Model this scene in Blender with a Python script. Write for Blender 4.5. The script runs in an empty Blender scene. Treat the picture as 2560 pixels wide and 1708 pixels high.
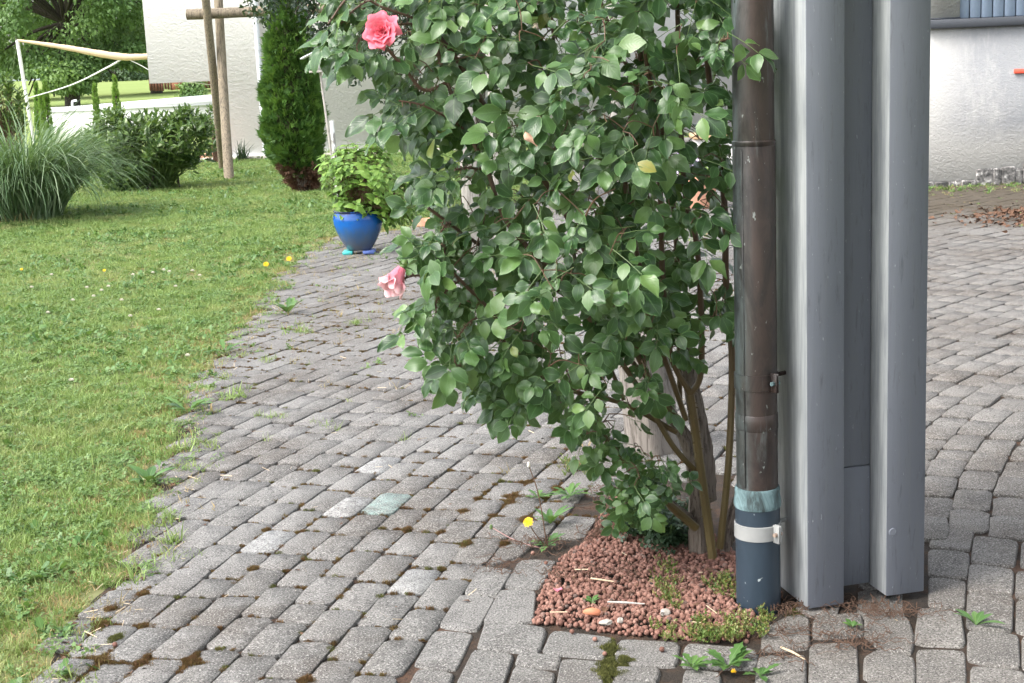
import bpy, math, random
import numpy as np
from mathutils import Matrix, Vector
rng = np.random.default_rng(7); random.seed(7)
S = bpy.context.scene
COL = S.collection
# ------------------------------------------------------------------ camera
CAMH = 1.45
FPX, CX, CY = 3700.0, 1280.0, 854.0          # focal length in photo pixels, image centre
_d = np.array([2085.0-CX, -(19700.0-CY), FPX]); _d /= np.linalg.norm(_d)
_up = -_d
_f = np.array([0, 0, 1.0]) - _up*_up[2]; _f /= np.linalg.norm(_f)
_r = np.array([1.0, 0, 0]) - _up*_up[0] - _f*_f[0]; _r /= np.linalg.norm(_r)
RW = np.array([_r, _f, _up])                  # rows: world axes in camera coordinates
def ray(px, py): return RW @ np.array([px-CX, -(py-CY), FPX])
def G(px, py, z=0.0):                         # point of the horizontal plane z seen at a photo pixel
    d = ray(px, py); t = (z-CAMH)/d[2]; return np.array([d[0]*t, d[1]*t, z])
def at(px, py, Y):                            # point at distance Y seen at a photo pixel
    d = ray(px, py); t = Y/d[1]; return np.array([d[0]*t, Y, CAMH+d[2]*t])
def proj(P):
    P = np.atleast_2d(P); c = (P-np.array([0, 0, CAMH])) @ RW
    return np.stack([CX+FPX*c[:, 0]/c[:, 2], CY-FPX*c[:, 1]/c[:, 2]], 1)
cam = bpy.data.objects.new('camera', bpy.data.cameras.new('camera'))
COL.objects.link(cam); S.camera = cam
cam.data.sensor_width = 36.0; cam.data.lens = FPX/2560.0*36.0
cam.data.clip_start = 0.05; cam.data.clip_end = 5000
M3 = np.stack([RW[:, 0], RW[:, 1], -RW[:, 2]], 1)
cam.matrix_world = Matrix([[*M3[0], 0], [*M3[1], 0], [*M3[2], CAMH], [0, 0, 0, 1]])
# ------------------------------------------------------------------ sky and sun (bright, thinly overcast day)
SUN_AZ = math.radians(246); SUN_EL = math.radians(50)
w = bpy.data.worlds.new('World'); S.world = w; w.use_nodes = True
nt = w.node_tree
sky = nt.nodes.new('ShaderNodeTexSky'); sky.sky_type = 'NISHITA'; sky.sun_disc = False
sky.sun_elevation = SUN_EL; sky.sun_rotation = SUN_AZ; sky.dust_density = 3.0; sky.air_density = 1.0
hs = nt.nodes.new('ShaderNodeHueSaturation'); hs.inputs['Saturation'].default_value = 0.32
bgn = nt.nodes['Background']; bgn.inputs['Strength'].default_value = 0.15
nt.links.new(sky.outputs[0], hs.inputs['Color']); nt.links.new(hs.outputs[0], bgn.inputs['Color'])
sl = bpy.data.lights.new('sun', 'SUN'); sl.energy = 1.0; sl.angle = math.radians(22); sl.color = (1, 0.955, 0.89)
so = bpy.data.objects.new('sun', sl); COL.objects.link(so)
sd = Vector((math.sin(SUN_AZ)*math.cos(SUN_EL), math.cos(SUN_AZ)*math.cos(SUN_EL), math.sin(SUN_EL)))
so.rotation_euler = sd.to_track_quat('Z', 'Y').to_euler(); so.location = (-5, 0, 12)
S.view_settings.view_transform = 'Standard'; S.view_settings.look = 'None'
S.view_settings.gamma = 1.0; S.view_settings.exposure = 1.8; S.view_settings.use_curve_mapping = False
S.render.engine = 'CYCLES'
S.cycles.max_bounces = 4; S.cycles.diffuse_bounces = 3; S.cycles.glossy_bounces = 2; S.cycles.use_adaptive_sampling = True; S.cycles.adaptive_threshold = .03; S.cycles.transparent_max_bounces = 4; S.cycles.use_denoising = True

# ================================================================== helpers
def tag(o, label=None, cat=None, group=None, kind=None):
    if label: o['label'] = label
    if cat: o['category'] = cat
    if group: o['group'] = group
    if kind: o['kind'] = kind
    return o
def empty(name, loc=(0, 0, 0), label=None, cat=None, group=None):
    o = bpy.data.objects.new(name, None); o.location = loc; o.empty_display_size = .05
    COL.objects.link(o); return tag(o, label, cat, group)
def put(name, me, parent=None, loc=None):
    o = bpy.data.objects.new(name, me); COL.objects.link(o)
    if parent is not None:
        o.parent = parent
        q = parent; off = Vector((0, 0, 0))
        while q is not None: off += q.location; q = q.parent
        o.location = (Vector(loc) if loc is not None else Vector((0, 0, 0))) - off
    elif loc is not None: o.location = loc
    return o
def mesh(name, V, Fs, mat=None, smooth=False, uv=None, rnd=None):
    me = bpy.data.meshes.new(name)
    V = np.asarray(V, dtype=np.float32).reshape(-1, 3)
    if isinstance(Fs, np.ndarray): Fs = [Fs]
    loops = []; starts = []; n = 0
    for F in Fs:
        if isinstance(F, np.ndarray) and F.ndim == 2:
            k = F.shape[1]; loops.append(F.ravel()); starts.append(n+np.arange(F.shape[0])*k); n += F.size
        else:
            loops.append(np.asarray(F)); starts.append(np.array([n])); n += len(F)
    loops = np.concatenate(loops).astype(np.int32); starts = np.concatenate(starts).astype(np.int32)
    me.vertices.add(len(V)); me.vertices.foreach_set('co', V.ravel())
    me.loops.add(len(loops)); me.loops.foreach_set('vertex_index', loops)
    me.polygons.add(len(starts)); me.polygons.foreach_set('loop_start', starts)
    if smooth: me.polygons.foreach_set('use_smooth', np.ones(len(starts), dtype=bool))
    if uv is not None:
        l = me.uv_layers.new(name='UVMap'); l.data.foreach_set('uv', np.asarray(uv, dtype=np.float32)[loops].ravel())
    if rnd is not None:
        a = me.attributes.new('rnd', 'FLOAT', 'POINT'); a.data.foreach_set('value', np.asarray(rnd, dtype=np.float32))
    me.update(calc_edges=True); me.validate()
    if mat: me.materials.append(mat)
    return me
class MB:                                       # collects shapes into one mesh
    def __init__(s): s.V = []; s.F = []; s.n = 0
    def add(s, V, F):
        V = np.asarray(V, float).reshape(-1, 3)
        for f in F: s.F.append([i+s.n for i in f])
        s.V.append(V); s.n += len(V); return s
    def box(s, lo, hi, M=None, bev=0.0):
        (x0, y0, z0), (x1, y1, z1) = lo, hi
        b = bev
        if b <= 0:
            V = [(x0,y0,z0),(x1,y0,z0),(x1,y1,z0),(x0,y1,z0),(x0,y0,z1),(x1,y0,z1),(x1,y1,z1),(x0,y1,z1)]
            F = [(3,2,1,0),(4,5,6,7),(0,1,5,4),(1,2,6,5),(2,3,7,6),(3,0,4,7)]
        else:
            V = []
            for z, k in ((z0, b), (z0+b, 0), (z1-b, 0), (z1, b)):
                o = [(x0+b,y0+k),(x1-b,y0+k),(x1-k,y0+b),(x1-k,y1-b),(x1-b,y1-k),(x0+b,y1-k),(x0+k,y1-b),(x0+k,y0+b)]
                V += [(x, y, z) for x, y in o]
            F = [tuple(range(7, -1, -1)), tuple(range(24, 32))]
            for r in range(3):
                for i in range(8): F.append((r*8+i, r*8+(i+1) % 8, r*8+8+(i+1) % 8, r*8+8+i))
        V = np.array(V, float)
        if M is not None: V = V @ M[0].T + M[1]
        return s.add(V, F)
    def tube(s, P, R, k=8, cap=True):
        P = np.asarray(P, float); n = len(P)
        R = np.full(n, R) if np.isscalar(R) else np.asarray(R, float)
        T = np.gradient(P, axis=0); T /= np.linalg.norm(T, axis=1)[:, None]+1e-12
        a = np.array([0, 0, 1.0]) if abs(T[0, 2]) < .9 else np.array([1.0, 0, 0])
        u = np.cross(T[0], a); u /= np.linalg.norm(u)
        V = []; ang = np.arange(k)*2*np.pi/k
        for i in range(n):
            u = u-T[i]*u.dot(T[i]); u /= np.linalg.norm(u)+1e-12; v = np.cross(T[i], u)
            V.append(P[i]+R[i]*(np.cos(ang)[:, None]*u+np.sin(ang)[:, None]*v))
        F = [(i*k+j, i*k+(j+1) % k, (i+1)*k+(j+1) % k, (i+1)*k+j) for i in range(n-1) for j in range(k)]
        if cap: F += [tuple(range(k-1, -1, -1)), tuple(range((n-1)*k, n*k))]
        return s.add(np.concatenate(V), F)
    def lathe(s, prof, c=(0, 0, 0), k=32, caps=True):
        V = []; ang = np.arange(k)*2*np.pi/k
        for r, z in prof: V.append(np.stack([c[0]+r*np.cos(ang), c[1]+r*np.sin(ang), np.full(k, c[2]+z)], 1))
        n = len(prof)
        F = [(i*k+j, i*k+(j+1) % k, (i+1)*k+(j+1) % k, (i+1)*k+j) for i in range(n-1) for j in range(k)]
        if caps: F += [tuple(range(k-1, -1, -1)), tuple(range((n-1)*k, n*k))]
        return s.add(np.concatenate(V), F)
    def prism(s, poly, z0, z1):
        n = len(poly); V = [(x, y, z0) for x, y in poly]+[(x, y, z1) for x, y in poly]
        F = [tuple(range(n-1, -1, -1)), tuple(range(n, 2*n))]+[(i, (i+1) % n, n+(i+1) % n, n+i) for i in range(n)]
        return s.add(V, F)
    def build(s, name, mat, parent=None, smooth=False, loc=None):
        V = np.concatenate(s.V); me = mesh(name, V, s.F, mat, smooth)
        if smooth: me.set_sharp_from_angle(angle=math.radians(42))
        return put(name, me, parent, loc)
def inpoly(pts, poly):
    x, y = pts[:, 0], pts[:, 1]; c = np.zeros(len(pts), bool); n = len(poly)
    for i in range(n):
        x0, y0 = poly[i]; x1, y1 = poly[i-1]
        k = (y0 > y) != (y1 > y)
        c ^= k & (x < (x1-x0)*(y-y0)/(y1-y0+1e-12)+x0)
    return c
def edgedist(pts, poly):
    d = np.full(len(pts), 1e9)
    for i in range(len(poly)):
        a = np.array(poly[i], float); b = np.array(poly[i-1], float); ab = b-a
        t = np.clip(((pts-a) @ ab)/(ab @ ab+1e-12), 0, 1)
        d = np.minimum(d, np.linalg.norm(pts-(a+t[:, None]*ab), axis=1))
    return d
def nrm(v): return v/(np.linalg.norm(v, axis=-1, keepdims=True)+1e-12)
def orient(d, n):
    d = nrm(d); x = nrm(np.cross(d, n)); n2 = np.cross(x, d); return np.stack([x, d, n2], -1)
def smoothpath(P, n=40):
    P = np.asarray(P, float); m = len(P)
    Q = np.concatenate([[2*P[0]-P[1]], P, [2*P[-1]-P[-2]]]); out = []
    for u in np.linspace(0, m-1-1e-6, n):
        i = int(u); t = u-i; a, b, c, d = Q[i:i+4]
        out.append(.5*((2*b)+(-a+c)*t+(2*a-5*b+4*c-d)*t*t+(-a+3*b-3*c+d)*t**3))
    return np.array(out)

# ------------------------------------------------------------------ materials
class NT:
    def __init__(s, name):
        s.m = bpy.data.materials.new(name); s.m.use_nodes = True; s.t = s.m.node_tree
        s.b = s.t.nodes['Principled BSDF']; s._c = None
    def n(s, t, **k):
        nd = s.t.nodes.new(t)
        for a, v in k.items(): setattr(nd, a, v)
        return nd
    def l(s, a, b): s.t.links.new(a, b)
    def pos(s):
        if s._c is None: s._c = s.n('ShaderNodeNewGeometry').outputs['Position']
        return s._c
    def obj(s): return s.n('ShaderNodeTexCoord').outputs['Object']
    def map(s, v, sc):
        m = s.n('ShaderNodeMapping'); m.inputs['Scale'].default_value = sc; s.l(v, m.inputs['Vector']); return m.outputs[0]
    def noise(s, scale, detail=3, rough=.5, vec=None, dist=0):
        n = s.n('ShaderNodeTexNoise'); n.inputs['Scale'].default_value = scale; n.inputs['Detail'].default_value = detail
        n.inputs['Roughness'].default_value = rough; n.inputs['Distortion'].default_value = dist
        s.l(vec if vec is not None else s.pos(), n.inputs['Vector']); return n.outputs[0]
    def ramp(s, fac, stops):
        r = s.n('ShaderNodeValToRGB'); e = r.color_ramp.elements
        while len(e) < len(stops): e.new(0.5)
        for i, (p, c) in enumerate(stops):
            e[i].position = p; e[i].color = (*c, 1) if not np.isscalar(c) else (c, c, c, 1)
        s.l(fac, r.inputs[0]); return r.outputs[0]
    def mix(s, f, a, b, mode='MIX'):
        m = s.n('ShaderNodeMix', data_type='RGBA', blend_type=mode)
        for v, i in ((f, 0), (a, 6), (b, 7)):
            if hasattr(v, 'is_output'): s.l(v, m.inputs[i])
            else: m.inputs[i].default_value = v if i == 0 else (*v, 1)
        return m.outputs[2]
    def math(s, op, a, b=0.0, c=None, clamp=False):
        m = s.n('ShaderNodeMath', operation=op, use_clamp=clamp)
        for v, i in ((a, 0), (b, 1), (c, 2)):
            if v is None: continue
            if hasattr(v, 'is_output'): s.l(v, m.inputs[i])
            else: m.inputs[i].default_value = v
        return m.outputs[0]
    def rand(s):                                 # per object or per baked piece
        a = s.n('ShaderNodeAttribute', attribute_name='rnd').outputs['Fac']
        r = s.n('ShaderNodeObjectInfo').outputs['Random']
        return s.math('FRACT', s.math('ADD', a, r))
    def col(s, v):
        if hasattr(v, 'is_output'): s.l(v, s.b.inputs['Base Color'])
        else: s.b.inputs['Base Color'].default_value = (*v, 1)
        return s
    def rough(s, v):
        if hasattr(v, 'is_output'): s.l(v, s.b.inputs['Roughness'])
        else: s.b.inputs['Roughness'].default_value = v
        return s
    def spec(s, v): s.b.inputs['Specular IOR Level'].default_value = v; return s
    def bump(s, h, strength=.4, dist=.01):
        b = s.n('ShaderNodeBump'); b.inputs['Strength'].default_value = strength; b.inputs['Distance'].default_value = dist
        s.l(h, b.inputs['Height']); s.l(b.outputs[0], s.b.inputs['Normal']); return s
    def trans(s, col, fac):                      # thin leaf: some light comes through
        t = s.n('ShaderNodeBsdfTranslucent')
        if hasattr(col, 'is_output'): s.l(col, t.inputs['Color'])
        else: t.inputs['Color'].default_value = (*col, 1)
        m = s.n('ShaderNodeMixShader'); m.inputs[0].default_value = fac
        o = s.t.nodes['Material Output']
        s.l(s.b.outputs[0], m.inputs[1]); s.l(t.outputs[0], m.inputs[2]); s.l(m.outputs[0], o.inputs['Surface']); return s
def plain(name, c, r=.7, var=.15, sc=30, sp=.4, bump=0):
    k = NT(name); n = k.noise(sc, 4, .6)
    k.col(k.mix(n, tuple(x*(1-var) for x in c), tuple(min(1, x*(1+var)) for x in c))).rough(r).spec(sp)
    if bump: k.bump(n, bump, .01)
    return k.m
MAT = {}
def leafmat(name, stops, margin=None, rough=.4, trans=.25, sp=.5, veins=0.0, mrib=None, under=.0):
    k = NT(name); r = k.rand(); base = k.ramp(r, stops)
    uvn = k.n('ShaderNodeTexCoord').outputs['UV']; sx = k.n('ShaderNodeSeparateXYZ'); k.l(uvn, sx.inputs[0])
    au = k.math('ABSOLUTE', k.math('SUBTRACT', sx.outputs[0], .5))
    au2 = k.math('MULTIPLY', au, 2.0)
    n = k.noise(90, 2, .5); base = k.mix(k.math('MULTIPLY', n, .35), base, tuple(.55*c for c in stops[0][1]))
    if margin is not None:
        f = k.math('MULTIPLY', k.math('SUBTRACT', au2, .80), 5, clamp=True)
        f = k.math('MULTIPLY', f, .85); base = k.mix(f, base, margin)
    if mrib is not None:
        f = k.math('SUBTRACT', 1.0, k.math('MULTIPLY', au, 22.0), clamp=True)
        base = k.mix(k.math('MULTIPLY', f, .6), base, mrib)
    if veins > 0:
        ph = k.math('MULTIPLY', k.math('SUBTRACT', sx.outputs[1], k.math('MULTIPLY', au, .7)), 52.0)
        s_ = k.math('SINE', ph); k.bump(s_, veins, .0012)
        vv = k.math('MULTIPLY', k.math('SUBTRACT', s_, .75), 1.6, clamp=True)
        base = k.mix(k.math('MULTIPLY', vv, .15), base, mrib or stops[-1][1])
    if under > 0:
        bf = k.n('ShaderNodeNewGeometry').outputs['Backfacing']
        base = k.mix(k.math('MULTIPLY', bf, under), base, (.16, .22, .13))
    k.col(base).rough(rough).spec(sp); k.trans(k.mix(.5, base, (.22, .34, .05), 'MIX'), trans); return k.m
MAT['rose'] = leafmat('rose_leaf', [(0, (.021, .060, .020)), (.35, (.042, .105, .032)), (.65, (.075, .155, .045)), (.9, (.115, .21, .06)), (.993, (.18, .29, .085)), (1, (.38, .30, .05))],
                      margin=(.15, .27, .10), rough=.36, trans=.24, sp=.55, veins=.14, mrib=(.12, .22, .08), under=.5)
MAT['hydr'] = leafmat('hydrangea_leaf', [(0, (.10, .21, .03)), (.5, (.18, .32, .05)), (1, (.27, .41, .08))], margin=(.2, .4, .08), rough=.5, trans=.3, veins=.3, mrib=(.2, .38, .09))
MAT['laurel'] = leafmat('laurel_leaf', [(0, (.036, .085, .022)), (.5, (.085, .16, .04)), (1, (.20, .30, .075))], rough=.38, trans=.25, mrib=(.13, .2, .07))
MAT['walnut'] = leafmat('walnut_leaf', [(0, (.075, .155, .05)), (.5, (.17, .285, .09)), (1, (.28, .40, .13))], rough=.55, trans=.4)
MAT['bushfar'] = leafmat('hedgerow_leaf', [(0, (.03, .07, .03)), (1, (.09, .15, .06))], rough=.6, trans=.2)
MAT['darkleaf'] = leafmat('dark_tree_leaf', [(0, (.010, .026, .016)), (.6, (.020, .045, .025)), (1, (.045, .085, .035))], rough=.45, trans=.12)
MAT['thuja'] = leafmat('thuja_spray', [(0, (.036, .10, .018)), (.6, (.085, .195, .03)), (1, (.17, .31, .05))], rough=.6, trans=.2)
MAT['miscan'] = leafmat('ornamental_grass_blade', [(0, (.09, .17, .07)), (.6, (.15, .24, .115)), (1, (.27, .35, .21))], rough=.5, trans=.3, mrib=(.3, .38, .26))
MAT['weed'] = leafmat('weed_leaf', [(0, (.05, .13, .03)), (1, (.13, .25, .06))], rough=.5, trans=.25, mrib=(.2, .32, .12))
MAT['sorrel'] = leafmat('ground_cover_leaf', [(0, (.018, .045, .022)), (1, (.05, .10, .045))], rough=.5, trans=.15)
MAT['stonecrop'] = leafmat('stonecrop_leaf', [(0, (.08, .15, .03)), (.5, (.18, .25, .055)), (.8, (.30, .27, .09)), (1, (.25, .12, .06))], rough=.5, trans=.15)
MAT['clover'] = leafmat('clover_leaf', [(0, (.09, .175, .04)), (1, (.18, .29, .08))], rough=.5, trans=.25)
def grassmat(name, lo, hi, dry, drya=.62):
    k = NT(name); r = k.rand(); a = k.ramp(r, [(0, lo), (.7, hi), (1, tuple(1.3*c for c in hi))])
    n = k.noise(1.1, 4, .65); n2 = k.noise(5.0, 3, .6)
    f = k.math('MULTIPLY', k.math('SUBTRACT', k.math('ADD', k.math('MULTIPLY', n, .65), k.math('MULTIPLY', n2, .45)), drya-.08), 4.5, clamp=True)
    k.col(k.mix(k.math('MULTIPLY', f, .7), a, dry)).rough(.55).spec(.3); k.trans(k.mix(.4, a, (.3, .42, .06)), .3); return k.m
MAT['grass'] = grassmat('grass_blade', (.14, .215, .056), (.26, .36, .12), (.45, .40, .20), .60)
MAT['drygrass'] = grassmat('dry_grass_blade', (.30, .22, .10), (.42, .30, .15), (.2, .25, .07))
k = NT('lawn_soil'); n = k.noise(3, 5, .65); n2 = k.noise(40, 3)
k.col(k.mix(n2, k.ramp(n, [(.3, (.12, .18, .05)), (.7, (.19, .22, .08))]), (.15, .12, .06))).rough(.9); MAT['lawn'] = k.m
k = NT('meadow_grass'); n = k.noise(.12, 5, .6); n2 = k.noise(2.5, 5, .7, k.map(k.pos(), (1, .25, 1)))
k.col(k.mix(n2, k.ramp(n, [(.3, (.15, .22, .06)), (.7, (.21, .275, .09))]), (.25, .30, .12))).rough(.9).spec(.1); MAT['meadow'] = k.m
MAT['lake'] = (lambda k: (k.col((.06, .09, .11)).rough(.22), k.m)[1])(NT('lake_water'))
# concrete pavers
def pavermat(name, lo, hi, paint=None, soil=False):
    k = NT(name); P = k.pos(); r = k.rand()
    base = k.ramp(r, [(0, lo), (1, hi)])
    big = k.noise(1.5, 4, .6)
    base = k.mix(k.ramp(big, [(.45, 0.0), (.62, .85)]), base, (lo[0]*.74, lo[1]*.67, lo[2]*.62))
    blot = k.noise(15, 4, .65); base = k.mix(k.ramp(blot, [(.5, 0.0), (.72, .55)]), base, tuple(min(1, 1.28*a) for a in hi))
    blot2 = k.noise(9, 6, .75, dist=.9); base = k.mix(k.ramp(blot2, [(.50, 0.0), (.70, .62)]), base, (.075, .072, .070))
    if paint is not None:
        pn_ = k.noise(22, 5, .7, dist=.5); base = k.mix(k.ramp(pn_, [(.36, .9), (.62, .12)]), base, paint)
    sp = k.noise(210, 3, .8); base = k.mix(k.ramp(sp, [(.40, .9), (.5, 0.0)]), base, tuple(.25*a for a in lo))
    sp2 = k.noise(190, 2, .7); base = k.mix(k.ramp(sp2, [(.54, 0.0), (.68, .75)]), base, (.42, .405, .38))
    if soil:                                     # soil washed up against the house wall
        sy = k.n('ShaderNodeSeparateXYZ'); k.l(P, sy.inputs[0]); sn = k.noise(2.2, 5, .7)
        f = k.math('MULTIPLY', k.math('ADD', k.math('MULTIPLY', k.math('SUBTRACT', sy.outputs[1], 10.6), .55), k.math('MULTIPLY', k.math('SUBTRACT', sn, .5), 2.6)), 1.0, clamp=True)
        base = k.mix(k.math('MULTIPLY', f, .85), base, k.mix(k.noise(24, 4, .7), (.035, .028, .02), (.11, .088, .06)))
    bs = k.noise(120, 4, .75)
    k.col(base).rough(.92).spec(.15).bump(bs, .5, .004); return k.m
MAT['pav'] = pavermat('concrete_paver', (.150, .146, .139), (.208, .202, .193))
MAT['pavR'] = pavermat('driveway_paver', (.152, .143, .132), (.205, .194, .180), None, True)
MAT['pavT'] = pavermat('teal_paint_paver', (.16, .175, .17), (.20, .215, .205), (.25, .34, .315))
MAT['pavW'] = pavermat('whitened_paver', (.165, .165, .16), (.21, .21, .205), (.33, .33, .325))
k = NT('joint_soil'); n = k.noise(9, 5, .7); n2 = k.noise(120, 3, .7)
k.col(k.mix(n2, k.ramp(n, [(.3, (.012, .010, .008)), (.5, (.045, .028, .017)), (.66, (.13, .062, .032))]), (.02, .017, .013))).rough(1).bump(n2, .8, .01); MAT['joint'] = k.m
# buildings
def stucco(name, c, dirt=None, scale=75, bs=.6):
    k = NT(name); n = k.noise(scale, 4, .6, dist=.6); base = k.mix(k.noise(1.2, 4), tuple(.95*x for x in c), c)
    if dirt: base = dirt(k, base)
    n2 = k.noise(scale*.3, 3, .6, k.map(k.pos(), (1, 1, 1.8)), 1.2); k.col(k.mix(k.ramp(n2, [(.35, .16), (.6, 0.0)]), base, tuple(.72*x for x in c))).rough(.92).spec(.2).bump(k.math('ADD', n, n2), bs, .03); return k.m
MAT['white'] = stucco('white_stucco', (.71, .70, .69), scale=30, bs=.35)
def _dirt(k, base):
    P = k.pos(); sx = k.n('ShaderNodeSeparateXYZ'); k.l(P, sx.inputs[0])
    st = k.noise(3.2, 6, .75, k.map(P, (1, 1, .35))); fine = k.noise(26, 4, .7, k.map(P, (1, 1, .3)))
    f = k.math('ADD', k.math('MULTIPLY', st, .9), k.math('MULTIPLY', fine, .6))
    xr = k.math('MULTIPLY', k.math('SUBTRACT', sx.outputs[0], 4.05), 2.2, clamp=True)
    zr = k.math('MULTIPLY', k.math('SUBTRACT', sx.outputs[2], .33), 4.0, clamp=True)
    f = k.math('MULTIPLY', k.math('MULTIPLY', k.math('SUBTRACT', f, .30), 2.2, clamp=True), k.math('MULTIPLY', xr, zr))
    return k.mix(k.math('MULTIPLY', f, .8), base, (.20, .21, .228))
MAT['stuccoR'] = stucco('weathered_stucco', (.43, .425, .41), _dirt, 46, .35)
k = NT('crumbling_plinth'); n = k.noise(14, 5, .7); k.col(k.ramp(n, [(.4, (.05, .05, .048)), (.55, (.2, .19, .18)), (.66, (.6, .58, .55))])).rough(.95).bump(n, .8, .03); MAT['plinth'] = k.m
MAT['whitepaint'] = plain('white_paint', (.78, .78, .77), .5)
MAT['roofwhite'] = plain('white_roof_membrane', (.74, .76, .78), .7, .05, 2)
MAT['zinc'] = plain('zinc_pipe', (.62, .64, .67), .4)
MAT['slate'] = plain('dark_sill', (.045, .05, .06), .6)
MAT['shutter'] = plain('blue_grey_shutter', (.23, .29, .38), .55, .08)
MAT['red'] = plain('red_plastic', (.72, .10, .06), .5)
# painted timber
k = NT('grey_painted_timber'); P = k.obj()
g = k.noise(5, 6, .65, k.map(P, (14, 14, .8))); g2 = k.noise(9, 5, .7, k.map(P, (9, 9, 1.2)), .5); big = k.noise(2.2, 4, .6)
base = k.mix(big, (.142, .155, .185), (.170, .184, .214))
base = k.mix(k.ramp(g, [(.52, 0.0), (.7, .35)]), base, (.17, .178, .19))
base = k.mix(k.ramp(g2, [(.57, 0.0), (.70, .55)]), base, (.08, .085, .095))
sc_ = k.noise(60, 3, .6, k.map(P, (3, 3, .6))); base = k.mix(k.ramp(sc_, [(.70, 0.0), (.75, .7)]), base, (.5, .51, .51))
k.col(base).rough(.55).spec(.35).bump(g, .25, .004); MAT['timber'] = k.m
k = NT('worn_lit_grey_timber'); P = k.obj()  # worn paint streaks, plus side light painted in as a paler base
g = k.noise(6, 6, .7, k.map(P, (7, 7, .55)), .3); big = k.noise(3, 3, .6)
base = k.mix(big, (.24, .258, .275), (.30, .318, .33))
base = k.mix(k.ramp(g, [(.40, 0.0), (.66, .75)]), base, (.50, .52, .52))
k.col(base).rough(.55).spec(.35).bump(g, .2, .004); MAT['timberwornlit'] = k.m
k = NT('copper_patina'); P = k.obj()
sx = k.n('ShaderNodeSeparateXYZ'); k.l(P, sx.inputs[0])
st = k.noise(7, 6, .7, k.map(P, (5, 5, .5)), .4); sp = k.noise(70, 3, .6, k.map(P, (1, 1, .5)))
base = k.mix(k.noise(4, 4, .6), (.026, .021, .020), (.085, .055, .046))
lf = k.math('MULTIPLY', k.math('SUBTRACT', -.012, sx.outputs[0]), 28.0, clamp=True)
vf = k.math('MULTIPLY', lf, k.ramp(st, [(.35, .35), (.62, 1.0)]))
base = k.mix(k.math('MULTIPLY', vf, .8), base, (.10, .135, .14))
base = k.mix(k.ramp(st, [(.56, 0.0), (.70, .6)]), base, (.15, .18, .18))
dk = k.noise(5, 5, .7, k.map(P, (3, 3, 1.1)), .8); base = k.mix(k.ramp(dk, [(.46, 0.0), (.62, .75)]), base, (.022, .019, .019))
base = k.mix(k.ramp(sp, [(.68, 0.0), (.73, .6)]), base, (.36, .40, .38))
k.col(base).rough(k.math('MULTIPLY_ADD', st, .3, .28)).spec(.5); k.b.inputs['Metallic'].default_value = .25; MAT['copper'] = k.m
k = NT('verdigris'); n = k.noise(24, 5, .7, k.map(k.obj(), (1, 1, .4)), .5); k.col(k.ramp(n, [(.38, (.035, .05, .052)), (.5, (.10, .16, .17)), (.66, (.22, .33, .35))])).rough(.7); MAT['verdigris'] = k.m
k = NT('blue_grey_plastic'); n = k.noise(30, 4, .7, k.map(k.obj(), (1, 1, .3))); sp = k.noise(45, 2, .5, k.obj())
k.col(k.mix(k.ramp(sp, [(.72, 0.0), (.75, .8)]), k.mix(n, (.018, .030, .045), (.036, .054, .075)), (.5, .55, .55))).rough(.42).spec(.45); MAT['plastic'] = k.m
MAT['galv'] = plain('galvanised_band', (.30, .305, .30), .5, .1, 60)
MAT['bolt'] = plain('rusty_bolt', (.32, .24, .19), .5)
def wood(name, lo, hi, dark, sc=(16, 16, 1.2), bs=.6):
    k = NT(name); P = k.obj(); g = k.noise(5, 6, .7, k.map(P, sc), .4); b = k.noise(3, 3, .6)
    base = k.mix(b, lo, hi); base = k.mix(k.ramp(g, [(.38, .85), (.52, 0.0)]), base, dark)
    k.col(base).rough(.85).spec(.2).bump(g, bs, .012); return k.m
MAT['log'] = wood('weathered_log', (.21, .175, .13), (.34, .28, .20), (.07, .06, .05))
MAT['greywood'] = wood('bleached_timber', (.40, .37, .33), (.52, .49, .45), (.2, .18, .15))
MAT['stump'] = wood('bleached_stump', (.20, .175, .155), (.28, .255, .23), (.07, .06, .05))
MAT['bark'] = wood('rose_bark', (.15, .125, .10), (.30, .25, .21), (.045, .035, .028), (26, 26, 2), 1.0)
MAT['treebark'] = wood('tree_bark', (.05, .045, .036), (.10, .085, .068), (.02, .017, .014), (8, 8, 1), 1)
MAT['fence'] = wood('brown_fence', (.10, .045, .03), (.17, .075, .05), (.04, .02, .015), (30, 30, 2), .3)
k = NT('rose_cane'); P = k.pos(); n = k.noise(20, 4, .6, k.map(P, (1, 1, .3)))
sx = k.n('ShaderNodeSeparateXYZ'); k.l(P, sx.inputs[0])
k.col(k.mix(k.math('MULTIPLY_ADD', sx.outputs[2], 1.4, -.35, clamp=True), k.mix(n, (.09, .075, .028), (.15, .105, .04)), k.mix(n, (.075, .045, .03), (.12, .065, .04)))).rough(.55); MAT['cane'] = k.m
MAT['petiole'] = plain('green_stem', (.10, .16, .05), .5)
MAT['brownstem'] = plain('brown_twig', (.13, .075, .045), .6)
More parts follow.
